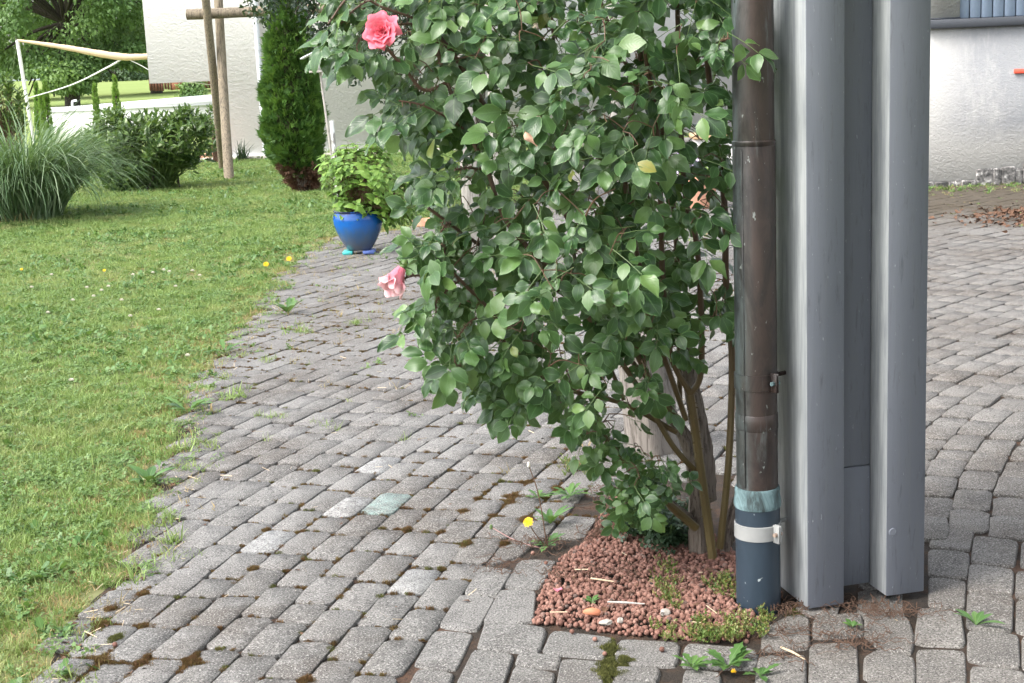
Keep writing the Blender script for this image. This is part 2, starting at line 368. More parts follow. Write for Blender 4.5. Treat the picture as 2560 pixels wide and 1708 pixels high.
# clay, glaze, stones
k = NT('clay_pebble'); r = k.rand(); n = k.noise(160, 3, .7)
k.col(k.mix(k.math('MULTIPLY', n, .6), k.ramp(r, [(0, (.14, .075, .06)), (.15, (.21, .108, .085)), (.6, (.30, .16, .125)), (.92, (.38, .225, .18)), (1, (.12, .10, .09))]), (.12, .06, .045))).rough(.9).spec(.2).bump(n, .5, .003); MAT['clay'] = k.m
MAT['bedsoil'] = plain('bed_soil', (.12, .06, .042), .95, .4, 60, .2, .6)
MAT['terra'] = plain('terracotta', (.52, .20, .11), .75, .15, 25)
MAT['terralight'] = plain('pale_terracotta', (.62, .33, .22), .75, .1, 12)
k = NT('blue_glaze'); P = k.obj(); sx = k.n('ShaderNodeSeparateXYZ'); k.l(P, sx.inputs[0])
n = k.noise(25, 4, .6, k.map(P, (1, 1, .35)))
h = k.math('ADD', k.math('MULTIPLY', sx.outputs[2], 3.4), k.math('MULTIPLY', k.math('SUBTRACT', n, .5), .35), clamp=True)
k.col(k.ramp(h, [(.12, (.075, .095, .13)), (.42, (.035, .10, .22)), (.68, (.008, .105, .38)), (.93, (.006, .07, .30)), (1, (.01, .015, .06))])).rough(.12).spec(.6); MAT['glaze'] = k.m
MAT['teal'] = plain('teal_plastic', (.06, .42, .40), .4)
MAT['bluebrick'] = plain('blue_block', (.10, .16, .42), .5)
MAT['stone'] = plain('pale_stone', (.38, .35, .31), .8)
MAT['straw'] = plain('dry_straw', (.55, .44, .30), .8)
MAT['root'] = plain('dead_root', (.105, .062, .042), .9)
MAT['deadleaf'] = plain('dead_leaf', (.12, .062, .036), .8, .4, 40)
MAT['bark_chip'] = plain('dark_crumb', (.03, .025, .022), .9)
MAT['rope'] = plain('net_fabric', (.66, .50, .34), .85, .15, 40)
MAT['mosss'] = leafmat('moss_blade', [(0, (.07, .034, .014)), (.6, (.15, .068, .024)), (1, (.16, .12, .03))], rough=.9, trans=.1)
MAT['mossg'] = leafmat('green_moss_blade', [(0, (.05, .055, .012)), (1, (.14, .14, .03))], rough=.9, trans=.1)
def petalmat(name, a, b):
    k = NT(name); uvn = k.n('ShaderNodeTexCoord').outputs['UV']; sx = k.n('ShaderNodeSeparateXYZ'); k.l(uvn, sx.inputs[0])
    c = k.mix(k.math('POWER', sx.outputs[1], 2.2), a, b); k.col(c).rough(.6).spec(.25); k.trans(c, .3); return k.m
MAT['pink'] = petalmat('pink_petal', (.80, .075, .16), (.86, .24, .31))
MAT['pale'] = petalmat('pale_pink_petal', (.80, .24, .33), (.86, .56, .58))
MAT['yellow'] = plain('yellow_petal', (.85, .52, .01), .6)
MAT['lilac'] = plain('lilac_petal', (.55, .42, .68), .6, .35, 120)
MAT['cloverw'] = plain('white_clover_bloom', (.72, .68, .58), .8)
MAT['drypetal'] = plain('withered_petal', (.62, .38, .28), .7, .4, 90)
MAT['chain'] = plain('dark_steel', (.06, .06, .065), .5)
MAT['rubber'] = plain('dark_swing_seat', (.055, .057, .06), .6)

# ------------------------------------------------------------------ leaf shapes
def leaf(L, W, rows=6, fold=.12, curl=.25, tip=.55, serr=0.0, cols=(-1, -.55, 0, .55, 1), wave=0.0, seed=0, pw=1.0, acu=0.0):
    r = np.random.default_rng(seed); V = []; uv = []
    for i in range(rows+1):
        v = i/rows
        wd = W*.5*(math.sin(math.pi*v**tip)**pw if 0 < v < 1 else .02)*(1-.5*acu*max(0, (v-.55)/.45)**1.5)
        if serr: wd *= 1+serr*(1 if i % 2 else -1)
        for c in cols:
            x = c*wd; z = fold*abs(c)*wd-curl*L*(v-.25)**2+wave*L*math.sin(v*9+c*2+seed)*abs(c)*.3
            V.append((x, v*L-(.0 if abs(c) < .9 else 0), z)); uv.append((.5+.5*c, v))
    k = len(cols)
    F = np.array([(i*k+j, i*k+j+1, (i+1)*k+j+1, (i+1)*k+j) for i in range(rows) for j in range(k-1)])
    return np.array(V), F, np.array(uv)
def join_protos(name, protos, idx, pos, R, sc, mat, rnd=None):
    Vs = []; Fs = []; uvs = []; rn = []; n = 0
    rnd = rng.random(len(pos)) if rnd is None else rnd
    for i, (V, F, uv) in enumerate(protos):
        m = np.where(idx == i)[0]
        if not len(m): continue
        P = np.einsum('nij,vj->nvi', R[m], V)*np.asarray(sc)[m][:, None, None]+pos[m][:, None, :]
        Vs.append(P.reshape(-1, 3)); k = len(V)
        Fs.append((F[None]+(n+np.arange(len(m))*k)[:, None, None]).reshape(-1, F.shape[1])); n += len(m)*k
        uvs.append(np.tile(uv, (len(m), 1))); rn.append(np.repeat(rnd[m], k))
    return mesh(name, np.concatenate(Vs), Fs, mat, True, np.concatenate(uvs), np.concatenate(rn))
def leaves_as_parts(parent, protos, idx, pos, R, sc, mat, sel, name='leaf'):
    mes = [mesh(name, V, F, mat, True, uv) for V, F, uv in protos]
    base = Vector((0, 0, 0)); q = parent
    while q is not None: base += q.location; q = q.parent
    for i in sel:
        o = bpy.data.objects.new(name, mes[idx[i]]); COL.objects.link(o); o.parent = parent
        m = R[i]*sc[i]; p = Vector(pos[i])-base
        o.matrix_basis = Matrix([[*m[0], p[0]], [*m[1], p[1]], [*m[2], p[2]], [0, 0, 0, 1]])
def randdir(n): return nrm(rng.normal(size=(n, 3)))

# ------------------------------------------------------------------ instanced ground cover
def scatter(name, protos, pts, rot, scl, idx, label, cat):
    c = bpy.data.collections.new(name+'_pieces')
    for i, me in enumerate(protos):
        o = bpy.data.objects.new('%s_piece_%02d' % (name, i), me); c.objects.link(o)
    me = bpy.data.meshes.new(name); n = len(pts)
    me.vertices.add(n); me.vertices.foreach_set('co', np.asarray(pts, np.float32).ravel())
    a = me.attributes.new('rot', 'FLOAT_VECTOR', 'POINT'); a.data.foreach_set('vector', np.asarray(rot, np.float32).ravel())
    a = me.attributes.new('scl', 'FLOAT', 'POINT'); a.data.foreach_set('value', np.asarray(scl, np.float32))
    a = me.attributes.new('idx', 'INT', 'POINT'); a.data.foreach_set('value', np.asarray(idx, np.int32))
    o = put(name, me); tag(o, label, cat, kind='stuff')
    g = bpy.data.node_groups.new(name, 'GeometryNodeTree')
    g.interface.new_socket('Geometry', in_out='INPUT', socket_type='NodeSocketGeometry')
    g.interface.new_socket('Geometry', in_out='OUTPUT', socket_type='NodeSocketGeometry')
    gi = g.nodes.new('NodeGroupInput'); go = g.nodes.new('NodeGroupOutput')
    ci = g.nodes.new('GeometryNodeCollectionInfo'); ci.inputs['Collection'].default_value = c
    ci.inputs['Separate Children'].default_value = True; ci.inputs['Reset Children'].default_value = True
    ip = g.nodes.new('GeometryNodeInstanceOnPoints'); ip.inputs['Pick Instance'].default_value = True
    def att(nm, t):
        a = g.nodes.new('GeometryNodeInputNamedAttribute'); a.data_type = t; a.inputs['Name'].default_value = nm
        return [s for s in a.outputs if s.enabled and s.name == 'Attribute'][0]
    g.links.new(gi.outputs[0], ip.inputs['Points']); g.links.new(ci.outputs[0], ip.inputs['Instance'])
    g.links.new(att('idx', 'INT'), ip.inputs['Instance Index'])
    g.links.new(att('rot', 'FLOAT_VECTOR'), ip.inputs['Rotation']); g.links.new(att('scl', 'FLOAT'), ip.inputs['Scale'])
    g.links.new(ip.outputs[0], go.inputs[0])
    md = o.modifiers.new('scatter', 'NODES'); md.node_group = g
    return o
def tuft(name, n, rad, h, w, mat, lean=.5, seed=0, hv=.5):
    r = np.random.default_rng(seed); Vs = []; Fs = []; uvs = []; rn = []; q = 0
    for i in range(n):
        a = r.random()*6.283; rr = rad*math.sqrt(r.random()); bx, by = rr*math.cos(a), rr*math.sin(a)
        hh = h*(1-hv+hv*r.random()*1.6); th = r.random()*6.283; ln = lean*hh*r.random()*1.5; yaw = r.random()*3.14
        dx, dy = math.cos(th), math.sin(th); sx, sy = math.cos(yaw), math.sin(yaw)
        for t, ww in ((0, w), (.55, w*.85), (1, w*.12)):
            cx, cy, cz = bx+dx*ln*t*t, by+dy*ln*t*t, hh*t*(1-.25*t*ln/hh)
            Vs += [(cx-sx*ww/2, cy-sy*ww/2, cz), (cx+sx*ww/2, cy+sy*ww/2, cz)]; uvs += [(.1, t), (.9, t)]
        Fs += [(q, q+1, q+3, q+2), (q+2, q+3, q+5, q+4)]; q += 6; rn += [r.random()*.5]*6
    return mesh(name, Vs, np.array(Fs), mat, False, np.array(uvs), np.array(rn))
def clover(name, n, rad, h, s, mat, seed=0, lobes=3):
    r = np.random.default_rng(seed); Vs = []; Fs = []; uvs = []; rn = []; q = 0
    for i in range(n):
        a = r.random()*6.283; rr = rad*math.sqrt(r.random()); c = np.array([rr*math.cos(a), rr*math.sin(a), h*(.5+.6*r.random())])
        tl = r.normal(size=2)*.45; a0 = r.random()*6.28; v = r.random()*.5
        for l in range(lobes):
            b = a0+l*6.283/lobes; d = np.array([math.cos(b), math.sin(b), 0]); e = np.array([-d[1], d[0], 0]); ss = s*(.8+.4*r.random())
            P = [c, c+d*ss*.55+e*ss*.42, c+d*ss*1.0+e*ss*.25, c+d*ss*1.0-e*ss*.25, c+d*ss*.55-e*ss*.42]
            P = [p+np.array([0, 0, (p-c)[0]*tl[0]+(p-c)[1]*tl[1]]) for p in P]
            Vs += P; Fs += [(q, q+1, q+2), (q, q+2, q+3), (q, q+3, q+4)]; q += 5; uvs += [(.5, 0), (.9, .5), (.7, 1), (.3, 1), (.1, .5)]; rn += [v]*5
    return mesh(name, Vs, np.array(Fs), mat, False, np.array(uvs), np.array(rn))

# ================================================================== the setting
def sheet(name, poly, z, mat): return tag(put(name, mesh(name, [(x, y, z) for x, y in poly], [list(range(len(poly)))], mat)), kind='structure')
o = MB().prism([(-1500, -60), (1500, -60), (1500, 3000), (-1500, 3000)], -.4, -.06).build('meadow', MAT['meadow']); tag(o, kind='structure')
sheet('lake', [(-700, 250), (60, 250), (300, 420), (700, 2400), (-1500, 2400)], -.02, MAT['lake'])
# far shore of the lake
V = []; nx = 60
for i in range(nx+1):
    x = -1500+3000*i/nx; hh = 9+5*math.sin(i*.7)+4*math.sin(i*1.9+1)
    V += [(x, 2380, -1), (x, 2420, hh*.7), (x, 2500, hh)]
F = np.array([(i*3+j, i*3+3+j, i*3+4+j, i*3+1+j) for i in range(nx) for j in range(2)])
tag(put('far_shore_hills', mesh('far_shore_hills', V, F, MAT['bushfar'], True)), kind='structure')

EDGE = [(40, 1760), (116, 1708), (136, 1604), (178, 1554), (236, 1488), (310, 1430), (337, 1340), (388, 1286), (403, 1216), (428, 1139), (440, 1089), (477, 1009),
        (528, 921), (550, 878), (597, 833), (643, 783), (668, 730), (716, 680), (762, 645), (804, 606), (838, 592), (960, 578), (1010, 572), (1110, 545), (1300, 500), (1420, 440)]
EG = [G(*p)[:2] for p in EDGE]
e0 = EG[0]; start = np.array([e0[0]-.25, e0[1]-1.2])
LAWN = [(-9, 2.0), tuple(start)]+[tuple(p) for p in EG]+[(EG[-1][0]+.3, 23.4), (-14, 23.4), (-14, 31), (-22, 31), (-14, 10)]
sheet('lawn', LAWN, -.012, MAT['lawn'])
PAVE = [tuple(start)]+[tuple(p) for p in EG]+[(EG[-1][0]+.3, 23.4), (9, 23.4), (9, -2.5), (start[0], -2.5)]
paving = tag(put('garden_path', mesh('garden_path', [(x, y, -.0095) for x, y in PAVE], [list(range(len(PAVE)))], MAT['joint'])), kind='structure')
drive = tag(put('driveway', mesh('driveway', [(.95, -2.4, -.0085), (8.9, -2.4, -.0085), (8.9, 14.6, -.0085), (3.2, 14.6, -.0085), (1.35, 6.5, -.0085), (1.0, 4.5, -.0085)], [[0, 1, 2, 3, 4, 5]], MAT['joint'])), kind='structure')

# ------------------------------------------------------------------ pavers
BED = [(1330, 1558), (1352, 1470), (1400, 1392), (1460, 1350), (1490, 1310), (1515, 1250), (1560, 1228), (1700, 1220), (1860, 1230), (1960, 1440), (1960, 1490), (1890, 1560), (1870, 1600), (1760, 1600), (1600, 1590), (1450, 1568)]
BEDG = [tuple(G(*p)[:2]) for p in BED]
PIL = None
def paver_proto(seed, hl=.5, hw=.5):
    r = np.random.default_rng(seed); V = []; n = 12
    # rounded rectangle, unit size, 12 outline points
    c = .08; cy = .155
    out = [(-.5+c, -.5), (.0, -.5), (.5-c, -.5), (.5, -.5+cy), (.5, 0), (.5, .5-cy), (.5-c, .5), (0, .5), (-.5+c, .5), (-.5, .5-cy), (-.5, 0), (-.5, -.5+cy)]
    j = r.normal(size=(12, 2))*np.array([.009, .018])
    out = np.array(out)+j
    for z, k in ((-.06, 1.0), (-.0065, 1.0), (-.0016, .986), (.0, .963)):
        kx = 1-(1-k)*.62; ky = 1-(1-k)*1.35
        for i in range(12): V.append((out[i, 0]*kx, out[i, 1]*ky, z+(r.normal()*.0007 if z > -.003 else 0)))
    V.append((r.normal()*.02, r.normal()*.02, .0002+r.normal()*.0004))
    F4 = [(q*12+i, q*12+(i+1) % 12, q*12+12+(i+1) % 12, q*12+12+i) for q in range(3) for i in range(12)]
    F3 = [(36+i, 36+(i+1) % 12, 48) for i in range(12)]
    return np.array(V), F4, F3
PPROT = [paver_proto(i) for i in range(10)]
PMESH = [mesh('paver', V, [list(f) for f in F4+F3], MAT['pav'], True) for V, F4, F3 in PPROT]
for m_ in PMESH: m_.set_sharp_from_angle(angle=math.radians(14))
def field(base, heads, width, length, toff, nrow, phase, wgap=.0022, lgap=.0045):
    """rows of pavers along parallel curves; base point, heading table (arc length, degrees)"""
    ss = np.arange(-2.2, 20, .02); hh = np.radians(np.interp(ss, [a for a, b in heads], [b for a, b in heads]))
    hh = np.convolve(np.pad(hh, 40, mode='edge'), np.ones(81)/81, 'valid')
    i0 = np.argmin(abs(ss)); X = np.cumsum(np.cos(hh))*.02; Y = np.cumsum(np.sin(hh))*.02
    B = np.stack([X-X[i0]+base[0], Y-Y[i0]+base[1]], 1); N = np.stack([np.sin(hh), -np.cos(hh)], 1)
    out = []
    for r in nrow:
        t = (r+.5)*width+toff
        C = B+N*t; ds = np.linalg.norm(np.diff(C, axis=0), axis=1); cum = np.concatenate([[0], np.cumsum(ds)])
        cum -= cum[i0]
        s = -2.3+((phase+.5*(r % 2)+rng.normal()*.05) % 1.0)*length
        while s < cum[-1]-length:
            ln = length*(1+rng.normal()*.025)*(.64 if rng.random() < .07 else 1); m = s+ln/2
            x = np.interp(m, cum, C[:, 0]); y = np.interp(m, cum, C[:, 1]); a = np.interp(m, cum, hh)
            out.append((x+rng.normal()*.0015, y+rng.normal()*.002, a+rng.normal()*.010, ln-lgap-abs(rng.normal())*.003, width-wgap-abs(rng.normal())*.0016, rng.normal()*.0022, r))
            s += ln
    return out
b1 = G(1082.8, 1452.8)[:2]
# phase chosen so that the teal paver lies where it does
LP = field(b1, [(-1, 77.5), (.0, 75), (.7, 72.5), (1.3, 68), (2.4, 65), (4.5, 62), (8, 60)], .1115, .2175, 0, range(-60, 26), 0.0)
teal_c = G(952, 1261)[:2]
d = [math.hypot(p[0]-teal_c[0], p[1]-teal_c[1]) for p in LP]; best = LP[int(np.argmin(d))]
tr = best[6]
dirv = np.array([math.cos(best[2]), math.sin(best[2])]); sh = float((teal_c-np.array(best[:2])) @ dirv)
LP = [(p[0]+math.cos(p[2])*sh, p[1]+math.sin(p[2])*sh)+p[2:] for p in LP]
RP = field(G(2392.4, 1078)[:2], [(-2, 78), (-1.4, 74), (-.9, 71), (-.4, 64), (0, 59), (.5, 54), (1, 50), (2, 47), (4, 44), (9, 42)], .1185, .2145, 0, range(-60, 36), .3)
# hand-laid pieces round the bed and in front of the post: photo corners
QUADS = [[(1196, 1196), (1222, 1155), (1300, 1160), (1268, 1205)]][:0]
QUADS += [[(1206, 1556), (1251, 1472), (1340, 1475), (1333, 1552)], [(1194, 1618), (1215, 1550), (1366, 1568), (1347, 1628)], [(1356, 1628), (1380, 1574), (1536, 1592), (1512, 1642)],
          [(1288, 1658), (1298, 1626), (1402, 1634), (1394, 1668)], [(1262, 1740), (1286, 1664), (1388, 1680), (1370, 1745)], [(1384, 1745), (1404, 1644), (1512, 1652), (1504, 1745)],
          [(1532, 1658), (1548, 1596), (1700, 1604), (1690, 1662)], [(1538, 1692), (1540, 1664), (1650, 1670), (1640, 1702)], [(1515, 1750), (1530, 1698), (1630, 1706), (1620, 1752)],
          [(1712, 1612), (1722, 1614), (1890, 1632), (1886, 1668)][:0] or [(1706, 1664), (1716, 1608), (1892, 1624), (1890, 1668)],
          [(1704, 1745), (1712, 1674), (1800, 1680), (1800, 1745)], [(1812, 1745), (1818, 1682), (2012, 1680), (2012, 1745)][:0] or [(1890, 1712), (1896, 1640), (2014, 1636), (2014, 1712)],
          [(1904, 1622), (1912, 1568), (1985, 1532), (2022, 1545), (2024, 1616)], [(2022, 1706), (2026, 1606), (2142, 1604), (2146, 1706)],
          [(2034, 1592), (2036, 1542), (2152, 1530), (2160, 1584)], [(2162, 1580), (2164, 1532), (2270, 1542), (2284, 1590), (2278, 1630), (2200, 1618)],
          [(2160, 1690), (2162, 1640), (2190, 1622), (2284, 1640), (2288, 1700), (2180, 1694)], [(2286, 1606), (2298, 1518), (2402, 1530), (2412, 1602), (2404, 1612)], [(2292, 1700), (2292, 1618), (2412, 1622), (2416, 1712), (2340, 1712)],
          [(1812, 1758), (1822, 1718), (2010, 1722), (2010, 1760)], [(2022, 1772), (2024, 1714), (2146, 1714), (2150, 1772)], [(2162, 1762), (2166, 1704), (2286, 1708), (2290, 1764)]]
QUADS += [[(1139,1712),(1185,1622),(1284,1633),(1254,1722)], [(1032,1660),(1087,1571),(1184,1579),(1140,1672)], [(1097,1562),(1147,1485),(1240,1493),(1193,1574)], [(1160,1480),(1203,1416),(1283,1424),(1243,1489)],
          [(2417,1567),(2420,1478),(2533,1490),(2530,1577)], [(2420,1650),(2420,1572),(2546,1584),(2550,1668)], [(2426,1745),(2428,1660),(2560,1674),(2575,1750)], [(2322,1512),(2322,1440),(2415,1450),(2412,1520)]]
QUADS += [[(1258,1464),(1300,1396),(1392,1398),(1350,1468)], [(1214,1412),(1262,1350),(1345,1350),(1300,1388)], [(1003,1745),(1045,1670),(1135,1681),(1105,1750)],
          [(2420,1474),(2424,1409),(2534,1423),(2532,1484)], [(2428,1404),(2436,1338),(2545,1352),(2536,1414)], [(2322,1436),(2322,1371),(2424,1381),(2418,1444)], [(2325,1364),(2332,1305),(2436,1315),(2425,1374)],
          [(2540,1490),(2542,1426),(2640,1438),(2640,1505)], [(2540,1578),(2542,1496),(2650,1510),(2660,1598)], [(2556,1668),(2556,1586),(2660,1602),(2670,1690)], [(2552,1414),(2556,1352),(2650,1362),(2650,1430)]]
def grow(q, m=.0048):
    c = q.mean(0); v = q-c; L = np.linalg.norm(v, axis=1, keepdims=True); return c+v*(1+m*1.3/L)
QG = [grow(np.array([G(*p)[:2] for p in q])) for q in QUADS]
QALL = [list(map(tuple, q)) for q in QG]

def keepers(P, side):
    A = np.array([p[:6] for p in P]); c = A[:, :2]; a = A[:, 2]
    right = c[:, 0] > np.interp(c[:, 1], [3.0, 3.7, 4.5, 6.5, 14.6], [.62, .86, 1.0, 1.35, 3.2])
    ok = (c[:, 1] > 2.2)
    if side == 'L': ok &= ~right & (c[:, 0] > -.5*c[:, 1]) & (c[:, 1] < 23) & (c[:, 0] < 3.8)
    else: ok &= right & (c[:, 1] < 14.15) & (c[:, 0] < .52*c[:, 1]+.3)
    I = np.where(ok)[0]; A = A[I]; c = A[:, :2]; a = A[:, 2]
    d = np.stack([np.cos(a), np.sin(a)], 1)*A[:, 3:4]*.42; e = np.stack([-np.sin(a), np.cos(a)], 1)*A[:, 4:5]*.4
    pts = np.stack([c, c+d+e, c+d-e, c-d+e, c-d-e, c+d, c-d], 1); flat = pts.reshape(-1, 2)
    bad = inpoly(flat, BEDG).reshape(-1, 7).any(1) | ~inpoly(c, PAVE)
    bad |= inpoly(flat, LAWN).reshape(-1, 7).sum(1) > 3
    near = c[:, 1] < 4.2; ni = np.where(near)[0]; fl = pts[ni].reshape(-1, 2)
    sh_ = (c[ni][:, None]+(pts[ni]-c[ni][:, None])*.5).reshape(-1, 2); touch = np.zeros(len(I), bool)
    for q in QALL:
        bad[ni] |= inpoly(sh_, q).reshape(-1, 7).any(1); touch[ni] |= inpoly(fl, q).reshape(-1, 7).any(1)
    return [P[i][:5]+((P[i][5]-.006 if t_ else P[i][5]),)+P[i][6:] for i, t_, b_ in zip(I, touch, bad) if not b_]
LP = keepers(LP, 'L'); RP = keepers(RP, 'R')
def lay(parent, P, mat, nbig=300, special=None):
    c = np.array([(p[0], p[1], 0) for p in P]); px = proj(c)
    vis = (px[:, 0] > -60) & (px[:, 0] < 2620) & (px[:, 1] < 1790)
    order = np.argsort(np.where(vis, c[:, 1], c[:, 1]+100)); big = set(order[:nbig].tolist())
    V = []; F4 = []; F3 = []; n = 0; rn = []
    for i, p in enumerate(P):
        k = int(rng.integers(10)); a = p[2]+(math.pi if rng.random() < .5 else 0)
        tx, ty = rng.normal()*.010, rng.normal()*.006
        R = np.array(Matrix.Rotation(a, 3, 'Z') @ Matrix.Rotation(tx, 3, 'X') @ Matrix.Rotation(ty, 3, 'Y')) * np.array([p[3], p[4], 1.0])
        if i in big:
            o = bpy.data.objects.new('paver', PMESH[k]); COL.objects.link(o); o.parent = parent
            o.matrix_basis = Matrix([[*R[0], p[0]], [*R[1], p[1]], [*R[2], p[5]], [0, 0, 0, 1]])
            o.material_slots[0].link = 'OBJECT'; m = mat
            if special: m = special(p) or mat
            o.material_slots[0].material = m
            if m is MAT['pavT']: o['label'] = 'paver painted pale teal'
        else:
            v, f4, f3 = PPROT[k]; V.append(v @ R.T+np.array([p[0], p[1], p[5]]))
            F4.append(np.array(f4)+n); F3.append(np.array(f3)+n); n += len(v); rn.append(np.full(len(v), rng.random()))
    o = put('distant_pavers', mesh('distant_pavers', np.concatenate(V), [np.concatenate(F4), np.concatenate(F3)], mat, True, None, np.concatenate(rn)), parent)
    o.data.set_sharp_from_angle(angle=math.radians(14)); tag(o, kind='stuff')
WC = [G(*q)[:2] for q in ((858, 1262), (1000, 1205), (935, 1178), (1010, 1432), (705, 1335))]
def special(p):
    c = np.array(p[:2])
    if np.linalg.norm(c-teal_c) < .06: return MAT['pavT']
    for q in WC:
        v = q-c; u = abs(v @ np.array([math.cos(p[2]), math.sin(p[2])])); t = abs(v @ np.array([-math.sin(p[2]), math.cos(p[2])]))
        if u < .11 and t < .052: return MAT['pavW']
lay(paving, LP, MAT['pav'], 300, special); lay(drive, RP, MAT['pavR'], 300)
for q, pxq in zip(QG, QUADS):                     # hand-laid pavers
    c = q.mean(0); ring = []
    m = len(q); pts = []
    for i in range(m):                            # cut the corners round
        a, b, cc = q[i-1], q[i], q[(i+1) % m]; pts += [b+(a-b)*min(.25, .026/np.linalg.norm(a-b)), b+((a+cc)/2-b)*.075, b+(cc-b)*min(.25, .026/np.linalg.norm(cc-b))]
    pts = np.array(pts)-c; n = len(pts); z0 = rng.normal()*.0015; V = []
    for z, kk in ((-.06, 0), (-.010, 0), (-.003, .004), (0, .009)):
        L = np.linalg.norm(pts, axis=1)[:, None]; V += [(x, y, z+z0) for x, y in pts*(1-kk/L)]
    V.append((0, 0, .001+z0))
    F = [[r*n+i, r*n+(i+1) % n, r*n+n+(i+1) % n, r*n+n+i] for r in range(3) for i in range(n)]+[[3*n+i, 3*n+(i+1) % n, 4*n] for i in range(n)]
    if np.cross(pts[1]-pts[0], pts[2]-pts[1]) < 0: F = [f[::-1] for f in F]
    right = np.mean([a for a, b in pxq]) > 1880
    me = mesh('paver', V, F, MAT['pavR'] if right else MAT['pav'], True); me.set_sharp_from_angle(angle=math.radians(14))
    put('paver', me, drive if right else paving, (c[0], c[1], 0))

# ================================================================== buildings
WY = 23.2
def wx(px, Y, py=300): return at(px, py, Y)[0]
hx0, hx1, hx2 = wx(366, WY, 120), wx(556, WY, 300), wx(1870, WY, 300)
hz = at(450, 206, WY)[2]
house = empty('white_house', ((hx1+hx2)/2, WY, 0), 'white rendered house with a raised left bay behind the log swing', 'house')
poly = [(hx0, hz), (hx1, hz), (hx1, -.05), (hx2, -.05), (hx2, 6), (hx0, 6)]
V = [(x, WY, z) for x, z in poly]+[(x, WY+5, z) for x, z in poly]; n = 6
F = [list(range(n-1, -1, -1))[::-1], list(range(2*n-1, n-1, -1))]+[[(i+1) % n, i, n+i, n+(i+1) % n] for i in range(n)]
put('wall', mesh('wall', V, F, MAT['white']), house)
MB().box((hx0-.3, WY-.35, 6.0), (hx2+.3, WY+5.3, 6.2)).build('roof', MAT['slate'], house)
MB().box((hx1+.05, WY-.035, -.05), (hx2, WY-.003, .05)).build('base_board', MAT['roofwhite'], house)
pa, pb = at(641, 20, WY-.08), at(655, 300, WY-.08); xx = (pa[0]+pb[0])/2
dp = MB().tube([(xx, WY-.07, 6.0), (xx, WY-.07, .0)], .045, 12).build('rain_pipe', MAT['zinc'], house, True)
for z in (.95, 1.62, 3.0): MB().tube([(xx, WY-.07, z), (xx, WY-.07, z+.05)], .052, 12).build('pipe_collar', MAT['zinc'], dp, True)
kb = MB().box((hx1-.9, WY-.72, -.05), (hx2, WY-.62, .055)).build('edging_kerb', MAT['greywood']); tag(kb, 'pale edging kerb in front of the white house wall', 'kerb')
tp = empty('terracotta_terrace', (wx(520, WY), WY+.2, 0)); tag(tp, kind='structure')
tx0, tx1 = wx(480, WY, 380), wx(562, WY, 380)
for i in range(5):
    for j in range(5):
        a0 = tx0+(tx1-tx0)*i/5; MB().box((a0, WY-.55+j*.4, -.06), (a0+(tx1-tx0)/5-.012, WY-.55+j*.4+.385, .03), bev=.005).build('tile', MAT['terralight'], tp)
# low white flat-roofed outbuilding down by the meadow
fl, bl, br, fr = G(86, 281, .62), G(128, 272, .62), G(560, 235, .62), G(560, 260, .62)
ob = empty('flat_roof_garage', ((fl+fr)/2)*np.array([1, 1, 0]), 'low white flat-roofed outbuilding beyond the laurel bush', 'outbuilding')
q = [fl[:2], fr[:2], br[:2], bl[:2]]
MB().prism(q, -.06, .60).build('wall', MAT['whitepaint'], ob)
cq = np.mean(q, 0); MB().prism([tuple(cq+(p-cq)*1.01) for p in q], .603, .63).build('roof', MAT['roofwhite'], ob)
MB().prism([tuple(fl[:2]), tuple(fr[:2]), tuple(fr[:2]+[0, .15]), tuple(fl[:2]+[0, .15])], .632, .70).build('parapet', MAT['whitepaint'], ob)
vp = at(182, 274, 31.5); vt = at(180, 253, 31.5)
MB().tube(smoothpath([(vp[0], 31.5, .6), (vp[0], 31.5, vt[2]-.03), (vp[0]+.03, 31.5, vt[2]), (vp[0]+.1, 31.5, vt[2]+.01)], 14), .022, 8).build('vent_pipe', MAT['whitepaint'], ob, True)
# brown board fence below the raised bay
fy = 48.0; fn = empty('board_fence', (wx(400, fy), fy, 0), 'dark brown board fence seen below the raised house bay', 'fence')
fx0, fx1 = wx(373, fy, 215), wx(440, fy, 215); zt = at(400, 196, fy)[2]; zb = at(400, 226, fy)[2]
nb = 9
bm = MB().box((0, 0, zb), ((fx1-fx0)/nb-.02, .03, zt)); b0 = bm.build('board', MAT['fence'], fn); me0 = b0.data
b0.location = Vector((fx0, fy, 0))-fn.location
for i in range(1, nb): put('board', me0, fn, (fx0+(fx1-fx0)*i/nb, fy+(i % 2)*.012, rng.normal()*.01))
MB().box((wx(438, fy), fy-.05, zb), (wx(465, fy), fy-.01, zt-.03)).build('gate_panel', wood('rusty_panel', (.24, .10, .06), (.33, .15, .09), (.1, .05, .03)), fn)
MB().box((wx(505, fy), fy-.0, zb), (wx(560, fy), fy+.03, zt)).build('end_panel', MAT['fence'], fn)
bp = MB().tube([(wx(513, fy), fy-.2, 0), (wx(513, fy), fy-.2, 1.2)], .035, 8).build('blue_standpipe', plain('pale_blue_paint', (.25, .38, .45), .5)); tag(bp, 'thin pale blue post before the dark fence', 'post')

